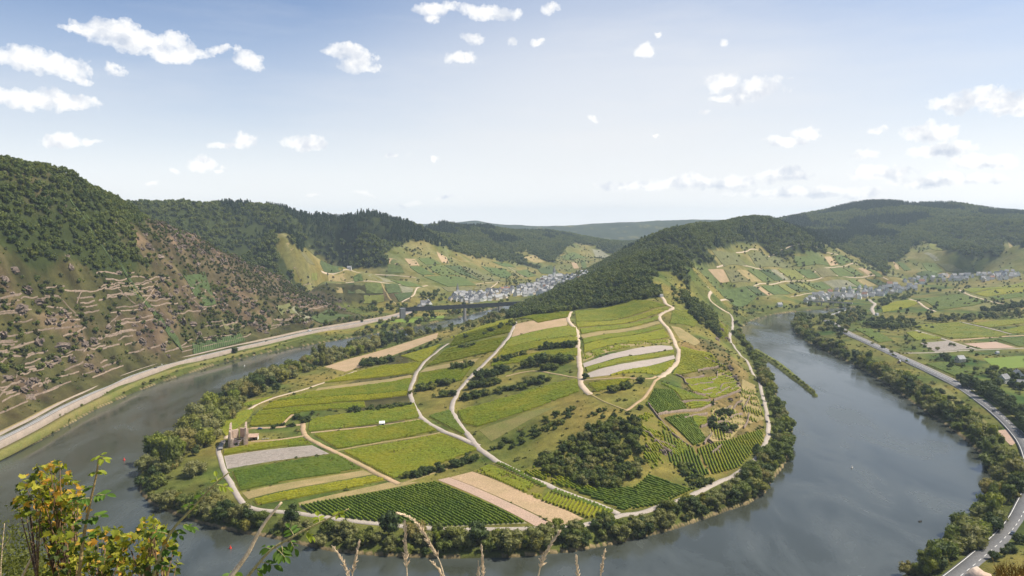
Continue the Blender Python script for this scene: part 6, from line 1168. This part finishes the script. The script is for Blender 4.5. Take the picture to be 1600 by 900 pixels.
# fine-leaved shrub in the corner: far too many leaves to count
V_, F_ = [], []
for k in range(3600):
    u = rf_.gauss(35, 42); v = 905 - abs(rf_.gauss(0, 34)) - (30 if rf_.random() < .15 else 0) * rf_.random() * 2; q = near_pt(u, v, rf_.uniform(2.4, 2.9)); a = Vector((rf_.gauss(0, 1), rf_.gauss(0, 1), rf_.gauss(0, 1))).normalized(); b_ = a.orthogonal().normalized(); s_ = rf_.uniform(.006, .013); i0 = len(V_); V_ += [q, q + (a + b_ * .5) * s_ * .6, q + a * s_ * 1.4, q + (a - b_ * .5) * s_ * .6]; F_.append((i0, i0 + 1, i0 + 2, i0 + 3))
fs = obj('shrub', mesh('shrub', [tuple(q) for q in V_], F_, NL['fine'])); tag(fs, 'fine-leaved olive green shrub in the bottom left corner', 'shrub', None, 'stuff')
def stem(e, base, pts, rad, mat, nm='stem'):
    q0 = pts[1] + (pts[1] - pts[2]) * 0.8; q0.z = max(q0.z, pts[0].z + 0.02); pts = [Vector((q0.x, q0.y, pts[0].z)), q0] + list(pts[1:]); P = [p - base for p in pts]; P = [Vector(q) for q in (spline(np.array([tuple(q) for q in P[1:]]), 0.012))]; P = [Vector(pts[0] - base)] + P; n_ = len(P); MB().tube(P, [rad * (1 - 0.7 * k / n_) for k in range(n_)], 6).build(nm, mat, e, smooth=True); return P
def compound(e, q, dirv, up, n_, size, key):
    """a feathered leaf: paired leaflets along a stalk"""
    d = dirv.normalized(); side = d.cross(up).normalized(); L_ = size * n_ * 0.42; pts = [q, q + d * L_ * .5 + up * L_ * .06, q + d * L_ - up * L_ * .05]
    st = MB().tube(pts, [0.0012, 0.0010, 0.0006], 5).build('leaf_stalk', M['stem'], e)
    for k in range(n_):
        c = q + d * L_ * (0.3 + 0.7 * k / max(n_ - 1, 1))
        for s_ in (-1, 1) if k < n_ - 1 else (0,):
            ax = (side * s_ + d * (0.55 if s_ else 1.0) - up * rf_.uniform(0, .5)).normalized(); zx = (up + ax * rf_.gauss(0, .3)).normalized(); xx = ax.cross(zx).normalized(); zz = xx.cross(ax); mt = Matrix((xx, ax, zz)).transposed().to_4x4(); o = obj('leaflet', MO[key], e); s2 = size * rf_.uniform(.8, 1.1); o.matrix_local = Matrix.Translation(c) @ mt @ Matrix.Diagonal((s2, s2, s2, 1))
def rose(label, px, depth, rad, leaves, mat, thorns=True):
    pts = [near_pt(u, v, depth) for u, v in px]; g = pts[0].copy(); g.z = LEDGE; g.y -= 0.15; e = empty('rose_shoot', g); tag(e, label, 'plant'); base = Vector(g); pts = [g] + pts; P = stem(e, base, pts, rad, mat)
    for (u, v, du, dv, n_, sz, key) in leaves:
        q = near_pt(u, v, depth) - base; t_ = near_pt(u + du, v + dv, depth + rf_.uniform(-.06, .06)) - base; compound(e, q, t_ - q, Vector((0, -0.35, 1)).normalized(), n_, sz, key)
    if thorns:
        for k in range(len(P) // 2, len(P) - 6, 6):
            a = Vector((rf_.choice((-1, 1)), rf_.gauss(0, .5), -.3)).normalized(); MB().tube([P[k], P[k] + a * 0.009], [0.002, 0.0003], 5).build('thorn', M['redstem'], e)
rose('upright thorny rose shoot with leafy tip above the yellowing shrub', [(122,912),(128,860),(134,820),(142,780),(150,745),(155,712)], 2.0, 0.0065, [(156,712,14,-6,2,.022,'lime'),(155,714,-16,4,3,.022,'lime'),(157,716,16,4,3,.022,'lime'),(152,735,12,4,2,.026,'lime'),(151,738,-10,4,2,.024,'lime'),(146,763,-18,-3,3,.022,'rose'),(144,775,30,-3,4,.028,'rose'),(142,778,-28,4,4,.027,'rose'),(140,808,24,-3,3,.03,'rose'),(136,812,-22,8,3,.026,'rose'),(133,838,20,-4,3,.024,'rose')], M['redstem'])
rose('long arching pale rose shoot leaning right over the water', [(238,905),(250,870),(268,830),(300,795),(330,762),(358,738)], 2.0, 0.006, [(340,754,-4,-18,2,.022,'lime'),(338,757,14,4,3,.024,'lime'),(318,774,-16,-4,2,.026,'rose'),(305,788,-24,2,2,.02,'rose'),(280,818,22,6,4,.026,'rose'),(272,826,18,22,3,.024,'rose'),(265,835,-26,-6,4,.024,'rose'),(255,856,24,10,4,.024,'rose'),(246,880,26,14,3,.024,'rose')], M['stem'], False)
rose('thin yellow-green rose shoot with drooping leaves near bottom left', [(378,912),(400,885),(425,858),(455,840),(480,826),(510,812),(545,795)], 1.9, 0.0048, [(530,802,-4,-16,2,.018,'lime'),(528,803,16,8,2,.018,'lime'),(500,817,-6,-20,3,.022,'lime'),(478,828,12,14,3,.022,'lime'),(460,838,-12,-20,3,.026,'rose'),(452,842,12,22,3,.026,'rose'),(430,856,24,22,4,.028,'rose'),(425,860,-24,-12,3,.03,'rose'),(408,878,28,8,3,.03,'rose'),(400,886,14,30,2,.03,'rose'),(385,905,-40,-10,3,.034,'rose'),(440,850,4,30,3,.024,'rose')], M['stem'], False)
def dry_stalk(label, px, depth, rad, mat):
    pts = [near_pt(u, v, depth) for u, v in px]; g = pts[0].copy(); g.z = LEDGE; e = empty('dry_stalk', g); tag(e, label, 'plant'); stem(e, Vector(g), [g] + pts, rad, mat)
    q = pts[len(pts) // 2] - Vector(g); MB().tube([q, q + Vector((0.03, 0, 0.045))], [rad * .5, rad * .2], 5).build('side_twig', mat, e); return e
dry_stalk('thick dry brown stalk leaning across the lower left water', [(352,912),(385,868),(400,840),(415,815),(440,785)], 1.7, 0.008, M['drystem']); dry_stalk('short broken stalk in the corner shrub', [(30,912),(45,880),(62,850),(70,833)], 2.2, 0.0062, M['drystem']); dry_stalk('thin upright dead stem at the left frame edge', [(0,912),(3,860),(7,818)], 2.1, 0.003, M['drystem'])
def grass_head(label, px, depth, lo, n_, size):
    pts = [near_pt(u, v, depth) for u, v in px]; g = pts[0].copy(); g.z = LEDGE; e = empty('grass_head', g); tag(e, label, 'grass'); base = Vector(g); P = stem(e, base, [g] + pts, 0.0022, M['drystem']); m = MB(); n_ = int(n_ * 1.8); i0 = int(len(P) * (lo - 0.2))
    for k in range(n_):
        f = (k + rf_.random()) / n_; fi = min(len(P) - 2.001, i0 + (len(P) - 1 - i0) * f); i = int(fi); t_ = (P[i + 1] - P[i]).normalized(); Pq = P[i].lerp(P[i + 1], fi - i); a = (t_ * 1.6 + Vector((rf_.gauss(0, .5), rf_.gauss(0, .5), rf_.gauss(0, .3)))).normalized(); s_ = size * .8 * (1.1 - 0.6 * f) * rf_.uniform(.7, 1.2); m.tube([Pq, Pq + a * s_ * .5, Pq + a * s_], [0.0006, 0.0017, 0.0004], 5)
    m.build('seed_head', M['drystem'], e)
for label, px, d, lo, n_, sz in [('left of a pair of dry grass heads forming a V', [(548,915),(540,888),(530,868),(518,852)], 1.8, .62, 46, .018), ('right of a pair of dry grass heads forming a V', [(548,915),(552,890),(557,868),(562,843)], 1.85, .62, 46, .018), ('tall upright dry grass head left of the drooping one', [(637,915),(635,880),(634,850),(632,812)], 1.75, .62, 60, .02), ('long drooping dry grass head bending to the left', [(697,915),(688,880),(672,850),(655,822),(640,808),(618,801)], 1.75, .62, 80, .02), ('short side grass head under the drooping one', [(697,915),(686,890),(671,875)], 1.78, .7, 34, .016), ('straight dry grass head near the bottom centre', [(755,915),(754,885),(752,850)], 1.8, .66, 46, .016), ('small grass head touching the straight central one', [(748,915),(748,890),(747,876)], 1.8, .72, 26, .014), ('dry grass head slanting right in front of the straw field', [(838,915),(846,880),(858,855),(876,828)], 1.75, .64, 64, .02), ('thin grass head right of bottom centre', [(904,915),(902,890),(900,866)], 1.8, .66, 34, .015), ('rightmost thin grass head in the row along the bottom', [(936,915),(940,890),(946,857)], 1.8, .66, 34, .015)]:
    grass_head(label, px, d, lo, n_, sz)
# pale boulder and a mossy, dry-grassed rock at the very bottom right
M['boulder'] = surf('lichened_pale_boulder', (.62, .52, .42), (.5, .36, .28), 14, 40, bump=.6, bdist=.01); M['moss'] = surf('dry_golden_moss', (.40, .25, .07), (.16, .10, .035), 12, 60, bump=1.0, bdist=.02)
def near_rock(u, vtop, d, w, mat, label, seed):
    c = near_pt(u, vtop, d); r_ = w / FPX * d; me = rock_mesh(seed).copy(); me.materials.clear(); me.materials.append(mat); co = np.array([q.co[:] for q in me.vertices]); n0 = co / np.linalg.norm(co, axis=1)[:, None]; lump = 0.9 + 0.10 * fbm(n0[:, 0] * 3 + seed, n0[:, 1] * 3 + n0[:, 2] * 2, 3, seed); 
    for q, k in zip(me.vertices, n0 * lump[:, None]): q.co = k
    me.polygons.foreach_set('use_smooth', np.ones(len(me.polygons), bool)); zc = (c.z + LEDGE - 0.1) / 2; tag(obj('boulder', me, None, (c.x, c.y, zc), None, (r_, r_, c.z - zc)), label, 'rock')
near_rock(1530, 876, 2.6, 40, M['boulder'], 'pale rounded boulder at the bottom right edge', 3); near_rock(1600, 882, 2.4, 52, M['moss'], 'rock covered in golden dry moss in the bottom right corner', 4)
gt = MB()
for k in range(420):
    u = rf_.uniform(1556, 1640); v = 884 + rf_.uniform(0, 26) - 3; q = near_pt(u, v, 2.4 + rf_.uniform(-.08, .08)); gt.tube([q - Vector((0, 0, .02)), q + Vector((rf_.gauss(0, .012), rf_.gauss(0, .012), rf_.uniform(.002, .018)))], [0.0012, 0.0003], 3)
tag(gt.build('dry_grass', M['moss']), 'golden dry grass blades on the corner rock', 'grass', None, 'stuff')

# ------------------------------------------------------------------ ordinal labels for things that look alike
ORDN = lambda k: '%d%s' % (k, 'th' if 10 < k % 100 < 14 else {1: 'st', 2: 'nd', 3: 'rd'}.get(k % 10, 'th'))
def relabel(items):
    groups = {}
    for o, kt, wh in items: groups.setdefault((kt, wh), []).append(o)
    for (kt, wh), L_ in groups.items():
        L_.sort(key=lambda o: o.location[0] / max(abs(o.location[1]), 1))
        for k, o in enumerate(L_): o['label'] = '%s %s%s' % (kt, wh, '' if len(L_) == 1 else (', leftmost' if k == 0 else ', rightmost' if k == len(L_) - 1 else ', %s from left' % ORDN(k + 1)))
relabel(NAMED)

# ------------------------------------------------------------------ summer haze: one closed box of even air
hz = MB(); hz.box((0, 0, 172), (19200, 19200, 366))
hm = bpy.data.materials.new('haze_air'); t = nt(hm); pv = N(t, 'ShaderNodeVolumePrincipled'); pv.inputs['Color'].default_value = (0.70, 0.86, 1.0, 1); pv.inputs['Density'].default_value = 0.000066; pv.inputs['Anisotropy'].default_value = 0.1
ho = N(t, 'ShaderNodeOutputMaterial'); t.links.new(pv.outputs[0], ho.inputs['Volume'])
tag(hz.build('haze', hm), 'thin blue summer haze filling the valley', 'haze', None, 'stuff')
